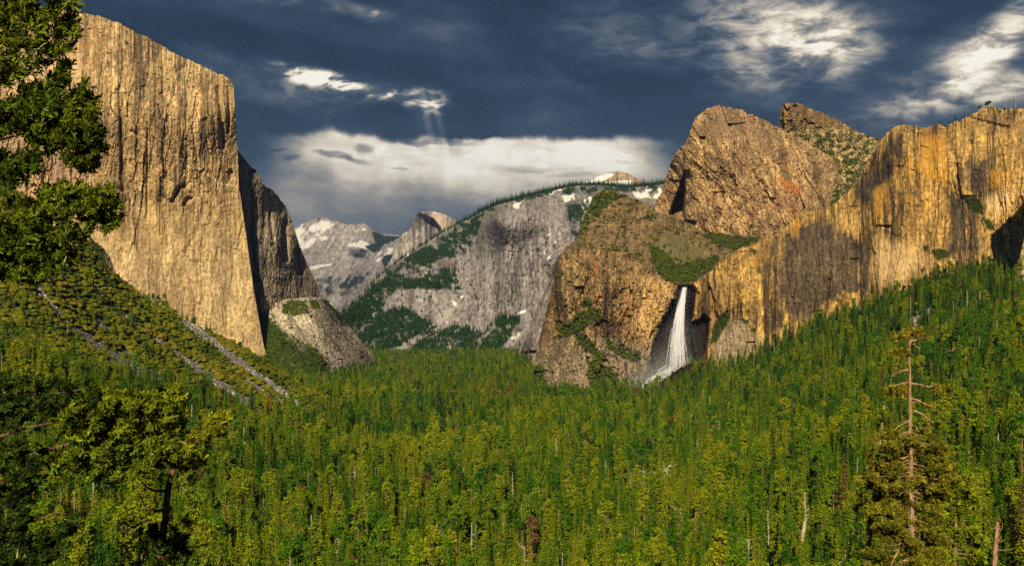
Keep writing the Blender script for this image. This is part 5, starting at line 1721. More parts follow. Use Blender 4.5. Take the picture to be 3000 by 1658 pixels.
for i in bbest:
    up_, mid_ = np.interp(bx[i], [365, 500, 660, 905], [828, 905, 1035, 1210]), np.interp(bx[i], [210, 448, 545, 760], [850, 990, 1055, 1205])
    low_ = np.interp(bx[i], [110, 215, 320, 490], [850, 960, 1040, 1120])
    zn = ("crest above the uppermost scree run" if by[i] < up_ else "strip between the two upper scree runs" if by[i] < mid_ else "strip between the middle and lowest scree runs" if by[i] < low_ else "slope below the lowest scree run") if bx[i] < 1050 else "ledges of the rock walls"
    tone = "yellow green" if BT[i] > 0.58 else "olive" if BT[i] > 0.4 else "dark green"
    bz.setdefault((tone, zn), []).append(i)
for (tone, zn), mem in bz.items():
    mem = sorted(mem, key=lambda i: -barea[i])
    for k_, i in enumerate(mem):
        lab = "largest %s bush on the %s" % (tone, zn) if k_ == 0 and len(mem) > 1 else "rounded %s bush on the %s" % (tone, zn)
        single_tree(BK[i], BP[i], BS[i], BR[i], BT[i], lab, "%s bushes of the %s" % (tone, zn))

# loose stone of the scree runs
cand = np.concatenate([jitter_grid(-1500, 0, 900, 2000, 2.6)])
cz = ground_z(cand[:, 0], cand[:, 1])
P3 = np.c_[cand, cz]
sx_, sy_ = project(P3)
ok = (scree_mask(sx_, sy_) > 0.55) & (rg.random(len(sx_)) < 0.75) & (sx_ > -50)
extra = jitter_grid(500, 1100, 1700, 2500, 3.2)
e3 = np.c_[extra, ground_z(extra[:, 0], extra[:, 1])]
ex, ey = project(e3)
eok = (scree_mask(ex, ey) > 0.5)
near = jitter_grid(-400, -100, 480, 800, 2.4)
n3 = np.c_[near, ground_z(near[:, 0], near[:, 1])]
nx, ny = project(n3)
nok = (scree_mask(nx, ny) > 0.5)
P3 = np.concatenate([P3[ok], e3[eok], n3[nok]])
n = len(P3)
ssz = 0.7 + 1.6 * rg.random(n) ** 3
rot = rg.random((n, 3)) * np.array([0.8, 0.8, 6.28])
qx2, qy2 = project(P3)
darkrun = poly_mask(qx2, qy2, [(180, 940), (500, 1060), (520, 1140), (380, 1120), (200, 980)], 15)
tint = np.clip(0.60 + 0.22 * rg.normal(size=n) - 0.30 * darkrun, 0, 1)
tag(scatter_object("scree", P3, rg.integers(0, 4, n), three(ssz, 0), rot, tint, stone_coll), "grey broken stone running in strips down the left slope", "scree", kind="stuff")

# ---------------------------------------------------------------- trees on the skylines, one by one
def rim_tree(key, qx_, hpx, kind, label, tint=0.1, down=0.0, group=None, lean=0.0):
    S = SHEETS[key]
    j = int(np.argmin(np.abs(S["px"][-1] - qx_)))
    P = S["P"][-1, j].copy()
    P[2] -= 0.8 + down
    i = int(rg.choice(KINDS[kind]))
    s = hpx * P[1] / F / PROTO[i][3]
    return single_tree(i, P, s, rg.random() * 6.28, tint, label, group)


for qx_, h in ((235, 9), (250, 8), (262, 10), (296, 12), (303, 10), (322, 10), (345, 10), (365, 12), (384, 14), (390, 12), (398, 13), (407, 10), (425, 9), (441, 10), (452, 9), (465, 11), (500, 9), (520, 7), (545, 8), (568, 9), (572, 8), (612, 7), (640, 5)):
    rim_tree("granite_cliff@cap", qx_, h, "pine" if h > 9 else "fir", "tiny dark pine on the skyline of the great left wall", 0.05, group="pines on the rim of the great left wall")
for qx_, h in ((2036, 8), (2070, 9), (2085, 10), (2100, 6), (2124, 7), (2160, 11), (2168, 10), (2190, 9), (2205, 12), (2238, 16), (2246, 11), (2256, 12), (2262, 10), (2268, 14), (2275, 9)):
    rim_tree("granite_cliff@tower", qx_, h, "pine" if h > 9 else "fir", "small dark tree on the crest of the rounded granite tower", 0.05, group="trees on the crest of the granite tower")
for qx_, h, l in ((2312, 7, None), (2335, 9, None), (2345, 10, None), (2360, 6, None), (2394, 13, "small pine with a flat head, left of two on the spire ridge"), (2416, 14, "rounded pine, right of two on the spire ridge"), (2452, 9, None), (2480, 12, None), (2500, 8, None), (2530, 6, None), (2556, 6, None)):
    rim_tree("granite_cliff@spire", qx_, h, "pine", l or "tiny dark tree on the skyline of the notched spire", 0.05, group=None if l else "trees on the spire skyline")
for qx_, h in ((2642, 8), (2655, 7), (2735, 10), (2742, 8), (2752, 14), (2760, 12), (2768, 14), (2774, 10), (2780, 12), (2797, 20), (2804, 11), (2821, 10), (2829, 12), (2840, 11), (2851, 9)):
    rim_tree("granite_cliff@streaked", qx_, h, "fir" if h > 11 else "pine", "small dark tree along the rim of the golden streaked wall", 0.05, group="trees along the rim of the streaked wall")
rim_tree("granite_cliff@streaked", 2870, 17, "oak", "small round tree below the highest knob of the streaked wall", 0.0)
rim_tree("granite_cliff@streaked", 2895, 24, "oak", "largest round tree on the rim left of the pale dead trunks", 0.0)
for qx_, h, l in ((2948, 27, "leftmost of the pale dead trunks on the rim"), (2957, 15, "shortest of the pale dead trunks on the rim"), (2963, 27, "middle one of the tall pale dead trunks on the rim"), (2975, 32, "tallest of the pale dead trunks on the rim"), (2992, 14, "small dead stem at the right end of the rim")):
    rim_tree("granite_cliff@streaked", qx_, h, "dead", l)
# firs standing out against the great wall
def ground_tree(qx_, Yd, hpx, kind, label, tint, group=None, which=None):
    x = (qx_ - CX) / F * Yd
    P = np.array([x, Yd, float(ground_z(x, Yd)) - 0.5])
    i = KINDS[kind][which] if which is not None else int(rg.choice(KINDS[kind]))
    return single_tree(i, P, hpx * Yd / F / PROTO[i][3], rg.random() * 6.28, tint, label, group)


ground_tree(604, 1835, 46, "fir", "lone fir on the ridge of the left slope against the great wall", 0.25, which=0)
ground_tree(665, 1870, 26, "fir", "thin small fir right of the lone fir on the left ridge", 0.35, which=1)
ground_tree(97, 960, 62, "dead", "bleached dead tree standing in brush on the left slope", 0.5)
ground_tree(8, 1060, 40, "dead", "white dead tree at the left edge above the dark boughs", 0.5)
for qx_, Yd, h, t in ((2790, 1800, 70, 0.15), (2822, 1800, 60, 0.25), (2690, 1920, 74, 0.12), (2718, 1905, 52, 0.2), (2900, 1830, 78, 0.1), (2945, 1830, 50, 0.2), (2940, 1700, 60, 0.15), (2612, 2050, 62, 0.15), (2560, 2090, 46, 0.2), (2660, 1950, 48, 0.2), (2380, 2290, 44, 0.2), (2430, 2250, 40, 0.15), (2480, 2180, 44, 0.25), (2860, 1820, 60, 0.2), (2755, 1860, 58, 0.15)):
    ground_tree(qx_, Yd, h, "fir", "dark fir standing against the foot of the streaked wall", t, group="dark firs along the foot of the streaked wall")

# ---------------------------------------------------------------- the waterfall
M_WATER, N_, b_ = new_mat("white_water")
b_.inputs["Base Color"].default_value = (0.60, 0.58, 0.56, 1)
b_.inputs["Roughness"].default_value = 0.9
fall_y = np.array([842, 870, 905, 950, 990, 1030, 1065, 1085.0])
fall_c = np.array([2006, 2001, 1995, 1989, 1986, 1986, 1986, 1984.0])
fall_w = np.array([5.5, 7, 10, 15, 20, 25, 29, 33.0])
fall_d = np.array([2655, 2632, 2612, 2592, 2572, 2552, 2530, 2505.0])
wb, rw = Bag(), R(90)
for k in range(300):
    u = np.clip(rw.normal(-0.1, 0.48), -1.15, 1.15)
    y0 = 842 + (rw.random() ** 1.5 * 190 if rw.random() < 0.75 else 0)
    y1 = min(1088, y0 + 50 + 120 * rw.random())
    yy = np.linspace(y0, y1, 7)
    dd = np.interp(yy, fall_y, fall_d) + rw.normal() * 5
    xx = np.interp(yy, fall_y, fall_c) + u * np.interp(yy, fall_y, fall_w) + np.cumsum(rw.normal(0, 0.5, 7))
    w = (0.35 + 0.9 * rw.random()) * (1 - 0.45 * abs(u)) * np.sin(np.linspace(0.35, 2.9, 7)) ** 0.5
    P = unproject(xx, yy, dd)
    wb.add(*tube(P, w * 0.85, 4))
# the stream running off down the boulders
for k in range(100):
    t0 = rw.random() * 0.8
    tt = np.linspace(t0, min(1, t0 + 0.12 + 0.2 * rw.random()), 5)
    xx = np.interp(tt, [0, 0.4, 1], [1985, 1935, 1872]) + rw.normal() * 7
    yy = np.interp(tt, [0, 0.4, 1], [1070, 1103, 1150]) + rw.normal(0, 7)
    dd = np.interp(tt, [0, 0.4, 1], [2500, 2455, 2380])
    wb.add(*tube(unproject(xx, yy, dd), (0.5 + 1.0 * rw.random()) * np.sin(np.linspace(0.4, 2.7, 5)), 4))
tag(link("waterfall", wb.mesh("waterfall", M_WATER)), "tall white waterfall plunging down a dark wet alcove", "waterfall", kind="structure")

# spray: drops by the ten thousand, thinning outwards
def droplets(n, xs, ys, ds, sx, sy, size):
    t = rw.random(n)
    x = np.interp(t, np.linspace(0, 1, len(xs)), xs) + rw.normal(size=n) * sx
    y = np.interp(t, np.linspace(0, 1, len(ys)), ys) + rw.normal(size=n) * sy - np.abs(rw.normal(size=n)) * sy * 0.6
    dd = np.interp(t, np.linspace(0, 1, len(ds)), ds) + rw.normal(size=n) * 10
    c = unproject(x, y, dd)
    a = unit(rw.normal(size=(n, 3))) * (size * (0.5 + rw.random(n)))[:, None]
    b = unit(rw.normal(size=(n, 3))) * (size * (0.5 + rw.random(n)))[:, None]
    return quads(c, a * 0.5, b * 0.5, np.ones(n))


M_SPRAYW = leaf_material("spray_drops", [(0, (0.60, 0.58, 0.56)), (1, (0.60, 0.58, 0.56))], translucent=0.5)
sb = Bag()
sb.add(*droplets(52000, [2004, 1993, 1987, 1986], [850, 950, 1020, 1085], [2640, 2585, 2555, 2505], 12, 8, 0.19))
sb.add(*droplets(50000, [1990, 1985], [960, 1080], [2575, 2505], 24, 18, 0.21))
sb.add(*droplets(80000, [1990, 1940, 1900, 1868], [1070, 1096, 1122, 1150], [2490, 2450, 2410, 2370], 30, 20, 0.30))
sb.add(*droplets(30000, [1975, 1900], [1040, 1110], [2500, 2430], 50, 32, 0.28))
tag(link("spray", sb.mesh("spray", M_SPRAYW)), "white spray drifting from the foot of the waterfall", "spray", kind="stuff")
# boulders in the stream
M_WET = rock_material("wet_rock", 0.5, 0.8, streak=0)
for (qx_, qy_, s, Yd, l) in ((1908, 1128, 8.5, 2400, "pointed dark boulder in the spray at the foot of the waterfall"), (1946, 1118, 6.0, 2410, "round dark boulder right of the pointed one below the waterfall"), (1972, 1092, 5.0, 2430, "uppermost dark boulder on the wet bank below the waterfall"), (1990, 1085, 4.0, 2430, "small dark boulder beside the uppermost one below the waterfall"), (1930, 1138, 5.0, 2380, "low dark boulder below the round one at the stream")):
    sm = stone_mesh(R(qx_), "boulder")
    at = sm.attributes.new("tone", "FLOAT_COLOR", "POINT")
    at.data.foreach_set("color", np.tile(np.array([0.035, 0.026, 0.022, 0], np.float32), len(sm.vertices)))
    sm.materials.append(M_WET)
    o = tag(link("boulder", sm), l, "boulder")
    o.location = unproject(np.array(float(qx_)), np.array(float(qy_)), np.array(float(Yd)))
    o.scale = (s, s, s * 1.15)

# ---------------------------------------------------------------- the near trees, limb by limb
M_SPRAY = leaf_material("cedar_sprays", [(0.0, (0.018, 0.040, 0.004)), (0.4, (0.060, 0.095, 0.004)), (0.75, (0.140, 0.165, 0.004)), (1.0, (0.22, 0.215, 0.006))], translucent=0.18)
M_PNEEDLE = leaf_material("pine_needles", [(0.0, (0.07, 0.08, 0.005)), (0.5, (0.17, 0.155, 0.007)), (0.8, (0.26, 0.19, 0.012)), (1.0, (0.38, 0.20, 0.03))], translucent=0.15)
M_REDBARK = bark_material("red_bark", (0.07, 0.035, 0.018), (0.40, 0.235, 0.125), 2.2)
M_DARKBARK = bark_material("dark_bark", (0.03, 0.018, 0.012), (0.20, 0.10, 0.055), 9.0)
M_TWIG = bark_material("pale_twigs", (0.30, 0.22, 0.14), (0.60, 0.48, 0.33), 12.0)


def in_poly(poly, n, r, clump=38.0, thr=-0.12, seed=0):
    a = np.array(poly, float)
    lo, hi = a.min(0), a.max(0)
    out = np.zeros((0, 2))
    for _ in range(60):
        q = lo + r.random((n * 3, 2)) * (hi - lo)
        ok = (poly_mask(q[:, 0], q[:, 1], poly, 16) + 0.9 * gnoise(q[:, 0] / 24, q[:, 1] / 24, 605 + seed) > r.random(len(q)) * 0.5 + 0.30) & (gnoise(q[:, 0] / clump, q[:, 1] / clump, 600 + seed) + 0.4 * gnoise(q[:, 0] / clump * 2.7, q[:, 1] / clump * 2.7, 601 + seed) > thr)
        out = np.concatenate([out, q[ok]])
        if len(out) >= n:
            break
    return out[:n]


def sprays(P, dirs, r, size, leaves, width=0.32, flat=0.5, tone=None, fan=0.75):
    """tufts of narrow leaf sprays fanning out round a direction"""
    n = len(P)
    base = np.repeat(P, leaves, 0)
    d0 = np.repeat(dirs, leaves, 0)
    d = unit(d0 + r.normal(0, fan, d0.shape) * np.array([1, 1, flat + 0.35]))
    L = np.repeat(size * (0.6 + 0.8 * r.random(n)), leaves) * (0.5 + 0.7 * r.random(n * leaves))
    start = base + r.normal(0, 1, base.shape) * np.repeat(size * 0.30 * np.ones(n), leaves)[:, None] + d0 * (np.repeat(size * np.ones(n), leaves) * (r.random(n * leaves) * 2.6 - 1.0))[:, None]
    c = start + d * (L * 0.5)[:, None]
    s = unit(np.cross(d, r.normal(0, 1, d.shape)))
    tn = np.repeat(0.45 + 0.95 * r.random(n) if tone is None else tone, leaves) * (0.7 + 0.6 * r.random(n * leaves))
    return quads(c, s * (L * width * 0.5)[:, None], d * (L * 0.5)[:, None], tn)


def px_line(line, D, dz=0.0):
    a = np.array(line, float)
    Y = D + (np.linspace(0, dz, len(a)) if np.isscalar(dz) else np.asarray(dz))
    return unproject(a[:, 0], a[:, 1], Y)


def smooth_line(P, k=4):
    t = np.arange(len(P))
    tt = np.linspace(0, len(P) - 1, (len(P) - 1) * k + 1)
    out = np.stack([np.interp(tt, t, P[:, i]) for i in range(3)], 1)
    for _ in range(2):
        out[1:-1] = 0.25 * out[:-2] + 0.5 * out[1:-1] + 0.25 * out[2:]
    return out


def trunk_part(root, line, rpx, D, mat, r, to_ground=True, name="trunk", dz=0.0, n=8):
    P = smooth_line(px_line(line, D, dz))
    rad = np.interp(np.linspace(0, 1, len(P)), np.linspace(0, 1, len(rpx)), np.array(rpx) / F * D)
    if to_ground:
        g = P[-1].copy()
        g[2] = float(ground_z(g[0], g[1])) - 0.6
        if g[2] < P[-1, 2] - 0.5:
            P = np.concatenate([P, g[None]])
            rad = np.r_[rad, rad[-1] * 1.15]
    P = P + np.r_[[np.zeros(3)], r.normal(0, 0.12, (len(P) - 2, 3)) * rad[1:-1, None], [np.zeros(3)]]
    bag = Bag()
    bag.add(*tube(P - np.array(root.location), rad, n))
    return link(name, bag.mesh(name, mat), None, root)


def limb_part(root, lines, D, mat, r, name="limb", taper=0.3, n=5, parent=None):
    """lines: (points, radius px, depth change); one part for each limb"""
    parts = []
    for line, rp, dz in lines:
        P = smooth_line(px_line(line, D, dz), 3)
        P[1:] += r.normal(0, 0.25 * rp / F * D, (len(P) - 1, 3))
        bag = Bag()
        bag.add(*tube(P - np.array(root.location), np.linspace(rp, rp * taper, len(P)) / F * D, n))
        parts.append(link(name, bag.mesh(name, mat), None, parent or root))
    return parts


def foliage_part(root, P, dirs, r, size, leaves, mat, tint, name="foliage", parent=None, width=0.32, flat=0.5, tone=None, fan=0.75):
    bag = Bag()
    bag.add(*sprays(P - np.array(root.location), dirs, r, size, leaves, width, flat, tone, fan))
    o = link(name, bag.mesh(name, mat), None, parent or root)
    o["tint"] = float(tint)
    return o


def near_tree(name, label, cat, base_px, D):
    x = (base_px - CX) / F * D
    return tag(empty(name, (x, D, float(ground_z(x, D)))), label, cat)


def cedar_mass(root, limb, D, poly, n, r, size, leaves, tint, spread, seed, thr=-0.02, clump=27.0, dz0=0.0, bough=None, lean=(0.5, -0.3, 0.35), tone_lo=0.35):
    """one bough: its limb, the twigs and the leaf sprays hanging on it"""
    part = limb_part(root, [limb], D, M_DARKBARK, r, "bough", 0.25)[0]
    q = in_poly(poly, n, r, clump, thr, seed)
    depth = D + dz0 + spread * (gnoise(q[:, 0] / 55, q[:, 1] / 55, 620 + seed) * 1.6 + 0.55 * r.normal(size=len(q)))
    P = unproject(q[:, 0], q[:, 1], depth)
    dirs = unit(np.array(lean) * 1.3 + r.normal(0, 0.42, P.shape))
    tone = tone_lo + 1.05 * r.random(len(P))
    foliage_part(root, P, dirs, r, size, leaves, M_SPRAY, tint, "foliage", part, tone=tone, fan=0.5, width=0.30)
    # bare twigs that show between the sprays
    L = np.array(limb[0], float)
    pick = r.choice(len(P), max(6, len(P) // 26), replace=False)
    bag = Bag()
    for i in pick:
        d2 = ((L - q[i]) ** 2).sum(1)
        j = L[int(np.argmin(d2))]
        a = unproject(q[i, 0] + (j[0] - q[i, 0]) * 0.35, q[i, 1] + (j[1] - q[i, 1]) * 0.35, D + dz0)
        bag.add(*tube(np.array([a, 0.5 * (a + P[i]) + r.normal(0, 0.06, 3), P[i]]) - np.array(root.location), np.array([0.022, 0.015, 0.006]) * D / 24, 3))
    link("twigs", bag.mesh("twigs", M_TWIG), None, part)["kind"] = "stuff"
    return part


# -- hanging cedar, upper left
r_ = R(101)
D = 9.0
ta = near_tree("cedar_tree", "tall cedar with ragged boughs hanging into the upper left of the view", "cedar tree", -420, D)
trunk_part(ta, [(-430, -350), (-425, 0), (-420, 900)], [34, 46, 56], D, M_REDBARK, r_)
ta_masses = [
    ([(-420, 60), (-150, 40), (40, 70), (180, 60)], 16, [(-260, -60), (218, -40), (216, 30), (224, 86), (200, 158), (160, 176), (120, 205), (70, 230), (30, 250), (-30, 262), (-260, 220)], 900, 0.55, 0),
    ([(-420, 330), (-160, 360), (30, 330), (150, 290)], 14, [(-200, 300), (0, 310), (60, 262), (110, 244), (155, 236), (176, 184), (188, 180), (196, 196), (190, 262), (160, 330), (100, 372), (40, 390), (-200, 420)], 560, 0.34, 1),
    ([(-420, 470), (-160, 440), (60, 400), (240, 330)], 12, [(60, 392), (120, 340), (190, 300), (222, 262), (250, 248), (264, 280), (282, 310), (276, 346), (293, 392), (284, 440), (274, 506), (230, 500), (205, 480), (160, 440), (100, 452)], 520, 0.48, 2),
    ([(-420, 560), (-180, 520), (0, 506), (150, 500)], 12, [(-200, 430), (0, 452), (60, 452), (120, 470), (108, 528), (60, 546), (0, 560), (-200, 580)], 330, 0.22, 3),
    ([(-420, 680), (-120, 640), (100, 610), (280, 570)], 12, [(112, 540), (170, 556), (236, 556), (290, 568), (318, 552), (334, 600), (341, 640), (316, 690), (278, 678), (240, 640), (180, 640), (120, 620)], 430, 0.50, 4),
    ([(-420, 800), (-140, 760), (60, 720), (240, 690)], 14, [(-200, 610), (0, 620), (60, 580), (120, 610), (190, 640), (248, 660), (244, 700), (214, 760), (166, 800), (120, 826), (0, 822), (-200, 840)], 820, 0.42, 5),
]
for limb, rp, poly, n, tint, sd in ta_masses:
    cedar_mass(ta, (limb, rp * 0.5, 0.0), D, poly, n, r_, 0.040, 30, min(1.0, tint + 0.12), 0.28, sd)
# the rest of its crown, out of view, put in to shade the boughs in sight
for k in range(3):
    y = 150 + 260 * k
    q = np.stack([-760 + 300 * r_.random(170), y + 120 * r_.normal(size=170)], 1)
    P = unproject(q[:, 0], q[:, 1], D + 0.8 + 0.8 * r_.normal(size=170))
    part = limb_part(ta, [([(-420, y + 40), (-560, y)], 9, 0.5)], D, M_DARKBARK, r_, "bough")[0]
    foliage_part(ta, P, unit(np.array([-0.4, -0.5, 0.2]) + r_.normal(0, 0.4, P.shape)), r_, 0.07, 26, M_SPRAY, 0.4, parent=part)

# -- lower left cedar whose long boughs reach in from the left
D = 30.0
tb = near_tree("cedar_tree", "dark cedar at the lower left reaching long boughs to the right", "cedar tree", -330, D)
trunk_part(tb, [(-340, 700), (-330, 1700)], [30, 46], D, M_REDBARK, r_)
tb_masses = [
    ([(-330, 1240), (-100, 1200), (60, 1170), (250, 1140)], 12, [(-200, 1080), (60, 1110), (150, 1112), (230, 1128), (290, 1140), (330, 1130), (300, 1180), (220, 1200), (120, 1230), (60, 1250), (-200, 1260)], 430, 0.16, 10, 0.2),
    ([(-330, 1310), (0, 1284), (72, 1254), (190, 1230)], 13, [(150, 1210), (220, 1180), (300, 1160), (390, 1150), (470, 1160), (520, 1200), (480, 1250), (400, 1270), (300, 1290), (200, 1280), (150, 1260)], 640, 0.72, 11, 0.4),
    ([(-330, 1400), (-60, 1360), (110, 1320), (180, 1306), (250, 1290), (330, 1278)], 15, [(120, 1340), (240, 1310), (340, 1290), (440, 1270), (520, 1290), (500, 1340), (430, 1370), (380, 1400), (330, 1405), (260, 1395), (180, 1380), (120, 1370)], 600, 0.60, 12, 0.4),
    ([(-330, 1470), (-60, 1420), (60, 1396), (150, 1388)], 13, [(-200, 1280), (30, 1290), (100, 1300), (130, 1330), (100, 1400), (110, 1420), (60, 1440), (-200, 1440)], 380, 0.24, 13, 0.25),
    ([(-330, 1600), (-80, 1560), (60, 1540), (180, 1500)], 12, [(-200, 1440), (60, 1440), (110, 1400), (96, 1460), (80, 1540), (130, 1570), (230, 1480), (244, 1520), (200, 1600), (150, 1658), (100, 1720), (-200, 1720)], 640, 0.10, 14, 0.2),
]
for limb, rp, poly, n, tint, sd, lo in tb_masses:
    cedar_mass(tb, (limb, rp * 0.55, 0.0), D, poly, n, r_, 0.115, 36, tint, 0.7, sd, tone_lo=lo, lean=(0.6, -0.25, 0.35))
for k in range(4):
    y = 900 + 160 * k
    q = np.stack([-620 + 330 * r_.random(170), y + 100 * r_.normal(size=170)], 1)
    P = unproject(q[:, 0], q[:, 1], D + 1.0 + 1.6 * r_.normal(size=170))
    part = limb_part(tb, [([(-335, y + 200), (-480, y + 60)], 9, 1.0)], D, M_DARKBARK, r_, "bough")[0]
    foliage_part(tb, P, unit(np.array([-0.4, -0.5, 0.2]) + r_.normal(0, 0.4, P.shape)), r_, 0.20, 24, M_SPRAY, 0.35, parent=part)

# -- twisted juniper with the curled limbs
D = 36.0
tc = near_tree("juniper_tree", "twisted juniper with curled bare limbs and a leafy head at lower left", "juniper tree", 466, D)
trunk_part(tc, [(512, 1300), (506, 1365), (499, 1400), (493, 1436), (487, 1480), (482, 1536), (474, 1580), (466, 1658), (462, 1760)], [5, 7, 8, 9.5, 9.5, 11, 13, 18, 20], D, M_DARKBARK, r_)
limb_part(tc, [([(493, 1436), (478, 1438), (456, 1437), (437, 1430), (420, 1415), (406, 1398)], 5.5, -0.6), ([(486, 1490), (468, 1494), (446, 1497), (430, 1488), (420, 1470), (408, 1450), (402, 1434)], 4.2, 0.7), ([(440, 1520), (412, 1532), (388, 1545), (368, 1536), (357, 1520), (355, 1503)], 3.6, -0.4),
               ([(480, 1580), (458, 1570), (430, 1562), (405, 1560)], 5.0, 0.4), ([(476, 1630), (440, 1628), (415, 1610), (405, 1590), (412, 1570)], 5.0, -0.5), ([(482, 1596), (520, 1600), (560, 1603), (600, 1595), (618, 1585)], 3.8, -0.5), ([(483, 1590), (505, 1592), (530, 1578), (548, 1572)], 3.0, -0.9),
               ([(484, 1606), (500, 1622), (512, 1636), (545, 1634), (578, 1622)], 2.6, -0.8), ([(500, 1400), (530, 1340), (580, 1290), (650, 1235)], 5.5, -0.5), ([(505, 1370), (470, 1320), (440, 1270)], 5.0, 0.3), ([(508, 1340), (540, 1280), (530, 1200)], 4.5, 0.4)], D, M_DARKBARK, r_, "limb")
limb_part(tc, [([(618, 1585), (624, 1578), (628, 1570)], 1.6, 0), ([(600, 1595), (618, 1597)], 1.4, 0), ([(470, 1596), (490, 1590), (520, 1582)], 1.6, -1.2), ([(360, 1250), (330, 1300), (310, 1330)], 1.2, -1), ([(330, 1300), (345, 1330)], 0.9, -1), ([(500, 1300), (530, 1290), (545, 1300)], 1.4, -1.4),
               ([(205, 1437), (235, 1425), (262, 1390)], 1.6, -1.2), ([(235, 1425), (255, 1420)], 1.0, -1.2), ([(325, 1415), (340, 1390), (345, 1375)], 1.3, -1.2), ([(340, 1390), (350, 1410)], 0.9, -1.2)], D, M_TWIG, r_, "bare_twig", 0.4, 4)
for limb, poly, n, tint, sd in ((([(505, 1340), (480, 1270), (450, 1220)], 3, 0), [(420, 1170), (480, 1130), (530, 1140), (545, 1190), (540, 1260), (520, 1330), (500, 1370), (470, 1340), (430, 1290), (410, 1230)], 620, 0.74, 20),
                                (([(505, 1350), (560, 1300), (640, 1240)], 3, 0), [(540, 1290), (590, 1250), (622, 1212), (645, 1200), (668, 1222), (650, 1270), (610, 1300), (590, 1350), (560, 1368), (530, 1360)], 420, 0.80, 21),
                                (([(505, 1360), (530, 1350), (570, 1350)], 3, 0), [(500, 1330), (545, 1320), (590, 1340), (575, 1372), (530, 1376), (500, 1368)], 160, 0.28, 22),
                                (([(395, 1190), (430, 1160), (470, 1130)], 2, 0), [(340, 1196), (390, 1150), (415, 1120), (420, 1150), (440, 1140), (470, 1118), (474, 1140), (450, 1170), (410, 1190), (360, 1205)], 200, 0.0, 23),  # shadowed boughs: their shade is put into the darkest leaf tint
                                (([(480, 1590), (520, 1570), (545, 1560)], 3, 0), [(400, 1560), (440, 1545), (470, 1580), (500, 1560), (545, 1520), (560, 1545), (540, 1590), (560, 1640), (500, 1658), (400, 1650), (415, 1600)], 330, 0.14, 24)):
    cedar_mass(tc, limb, D, poly, n, r_, 0.11, 26, min(1.0, tint + 0.10), 0.75, sd, lean=(0.35, -0.2, 0.6), thr=0.0)


# -- the tall flat-topped pine and its neighbours on the right
def pine_tufts(root, D, blobs, r, tint, parent=None, size=0.42, leaves=34, per=2.2, name="needles"):
    """blobs: (px, py, rx, ry, depth spread m)"""
    out = []
    for (bx_, by_, rx, ry, dep) in blobs:
        n = max(3, int(per * (rx * ry) / 55.0))
        q = r.normal(0, 0.55, (n, 3))
        P = unproject(bx_ + q[:, 0] * rx, by_ + q[:, 1] * ry, D + q[:, 2] * dep)
        bag = Bag()
        bag.add(*sprays(P - np.array(root.location), unit(r.normal(0, 1, P.shape) + np.array([0, -0.3, 0.6])), r, size, leaves, 0.30, 0.8, 0.4 + 0.9 * r.random(n)))
        o = link(name, bag.mesh(name, M_PNEEDLE), None, parent or root)
        o["tint"] = float(np.clip(tint + 0.08 * r.normal(), 0, 1))
        out.append(o)
    return out


r_ = R(111)
D = 175.0
tp = near_tree("pine_tree", "tallest pine, flat topped above a long bare trunk with few limbs", "pine tree", 2672, D)
trunk_part(tp, [(2664, 992), (2665, 1040), (2666, 1120), (2667, 1220), (2668, 1330), (2670, 1450), (2672, 1560), (2674, 1700)], [2.2, 3.0, 3.6, 4.3, 5.4, 6.8, 8.6, 10.0], D, M_REDBARK, r_)
limb_part(tp, [([(2665, 1000), (2645, 990), (2622, 988)], 3, 1), ([(2665, 1004), (2690, 992), (2712, 990)], 3, -1), ([(2665, 1003), (2680, 985)], 2.4, 0), ([(2665, 1010), (2684, 1008)], 2, -1), ([(2665, 1044), (2640, 1035), (2618, 1030)], 2.4, 1), ([(2666, 1083), (2640, 1086), (2622, 1094), (2612, 1102)], 2.8, -1.5),
               ([(2666, 1121), (2645, 1121), (2628, 1127), (2618, 1134)], 3.0, -1.5), ([(2668, 1124), (2695, 1126), (2720, 1134), (2732, 1131), (2742, 1126)], 3.2, -1.5), ([(2669, 1166), (2690, 1172), (2712, 1184), (2740, 1194)], 3.2, -1.5), ([(2669, 1178), (2690, 1178)], 2.4, -1), ([(2669, 1202), (2690, 1206), (2712, 1220), (2736, 1238)], 3.2, -1.5), ([(2718, 1226), (2720, 1246)], 1.8, -1.5),
               ([(2667, 1232), (2650, 1238), (2636, 1246), (2622, 1258)], 3.0, -1.5), ([(2645, 1240), (2640, 1226), (2652, 1216)], 2.2, -1.5), ([(2670, 1244), (2685, 1248), (2688, 1262)], 2.4, -1.5), ([(2671, 1290), (2700, 1300), (2730, 1320)], 2.6, -2), ([(2669, 1330), (2640, 1345), (2610, 1370)], 2.6, -2), ([(2700, 1390), (2714, 1410), (2722, 1440)], 2.0, -3),
               ([(2674, 1520), (2700, 1526), (2718, 1536)], 2.6, -2), ([(2672, 1590), (2640, 1604), (2618, 1630), (2610, 1660)], 3.6, -2.5), ([(2640, 1616), (2660, 1620)], 2.2, -2.5), ([(2690, 1610), (2720, 1620), (2740, 1640)], 2.4, -2.5)], D, M_REDBARK, r_, "limb", 0.45)
pine_tufts(tp, D, [(2640, 984, 26, 8, 1.2), (2672, 976, 26, 9, 1.2), (2704, 984, 20, 8, 1.2), (2632, 1028, 22, 10, 1.0), (2650, 1036, 14, 8, 1.0), (2618, 1140, 22, 10, 1.0), (2640, 1150, 20, 9, 1.0), (2750, 1142, 22, 14, 1.0), (2724, 1190, 14, 6, 0.8), (2600, 1150, 14, 7, 0.8)], r_, 0.62, per=4.2)
crown = []
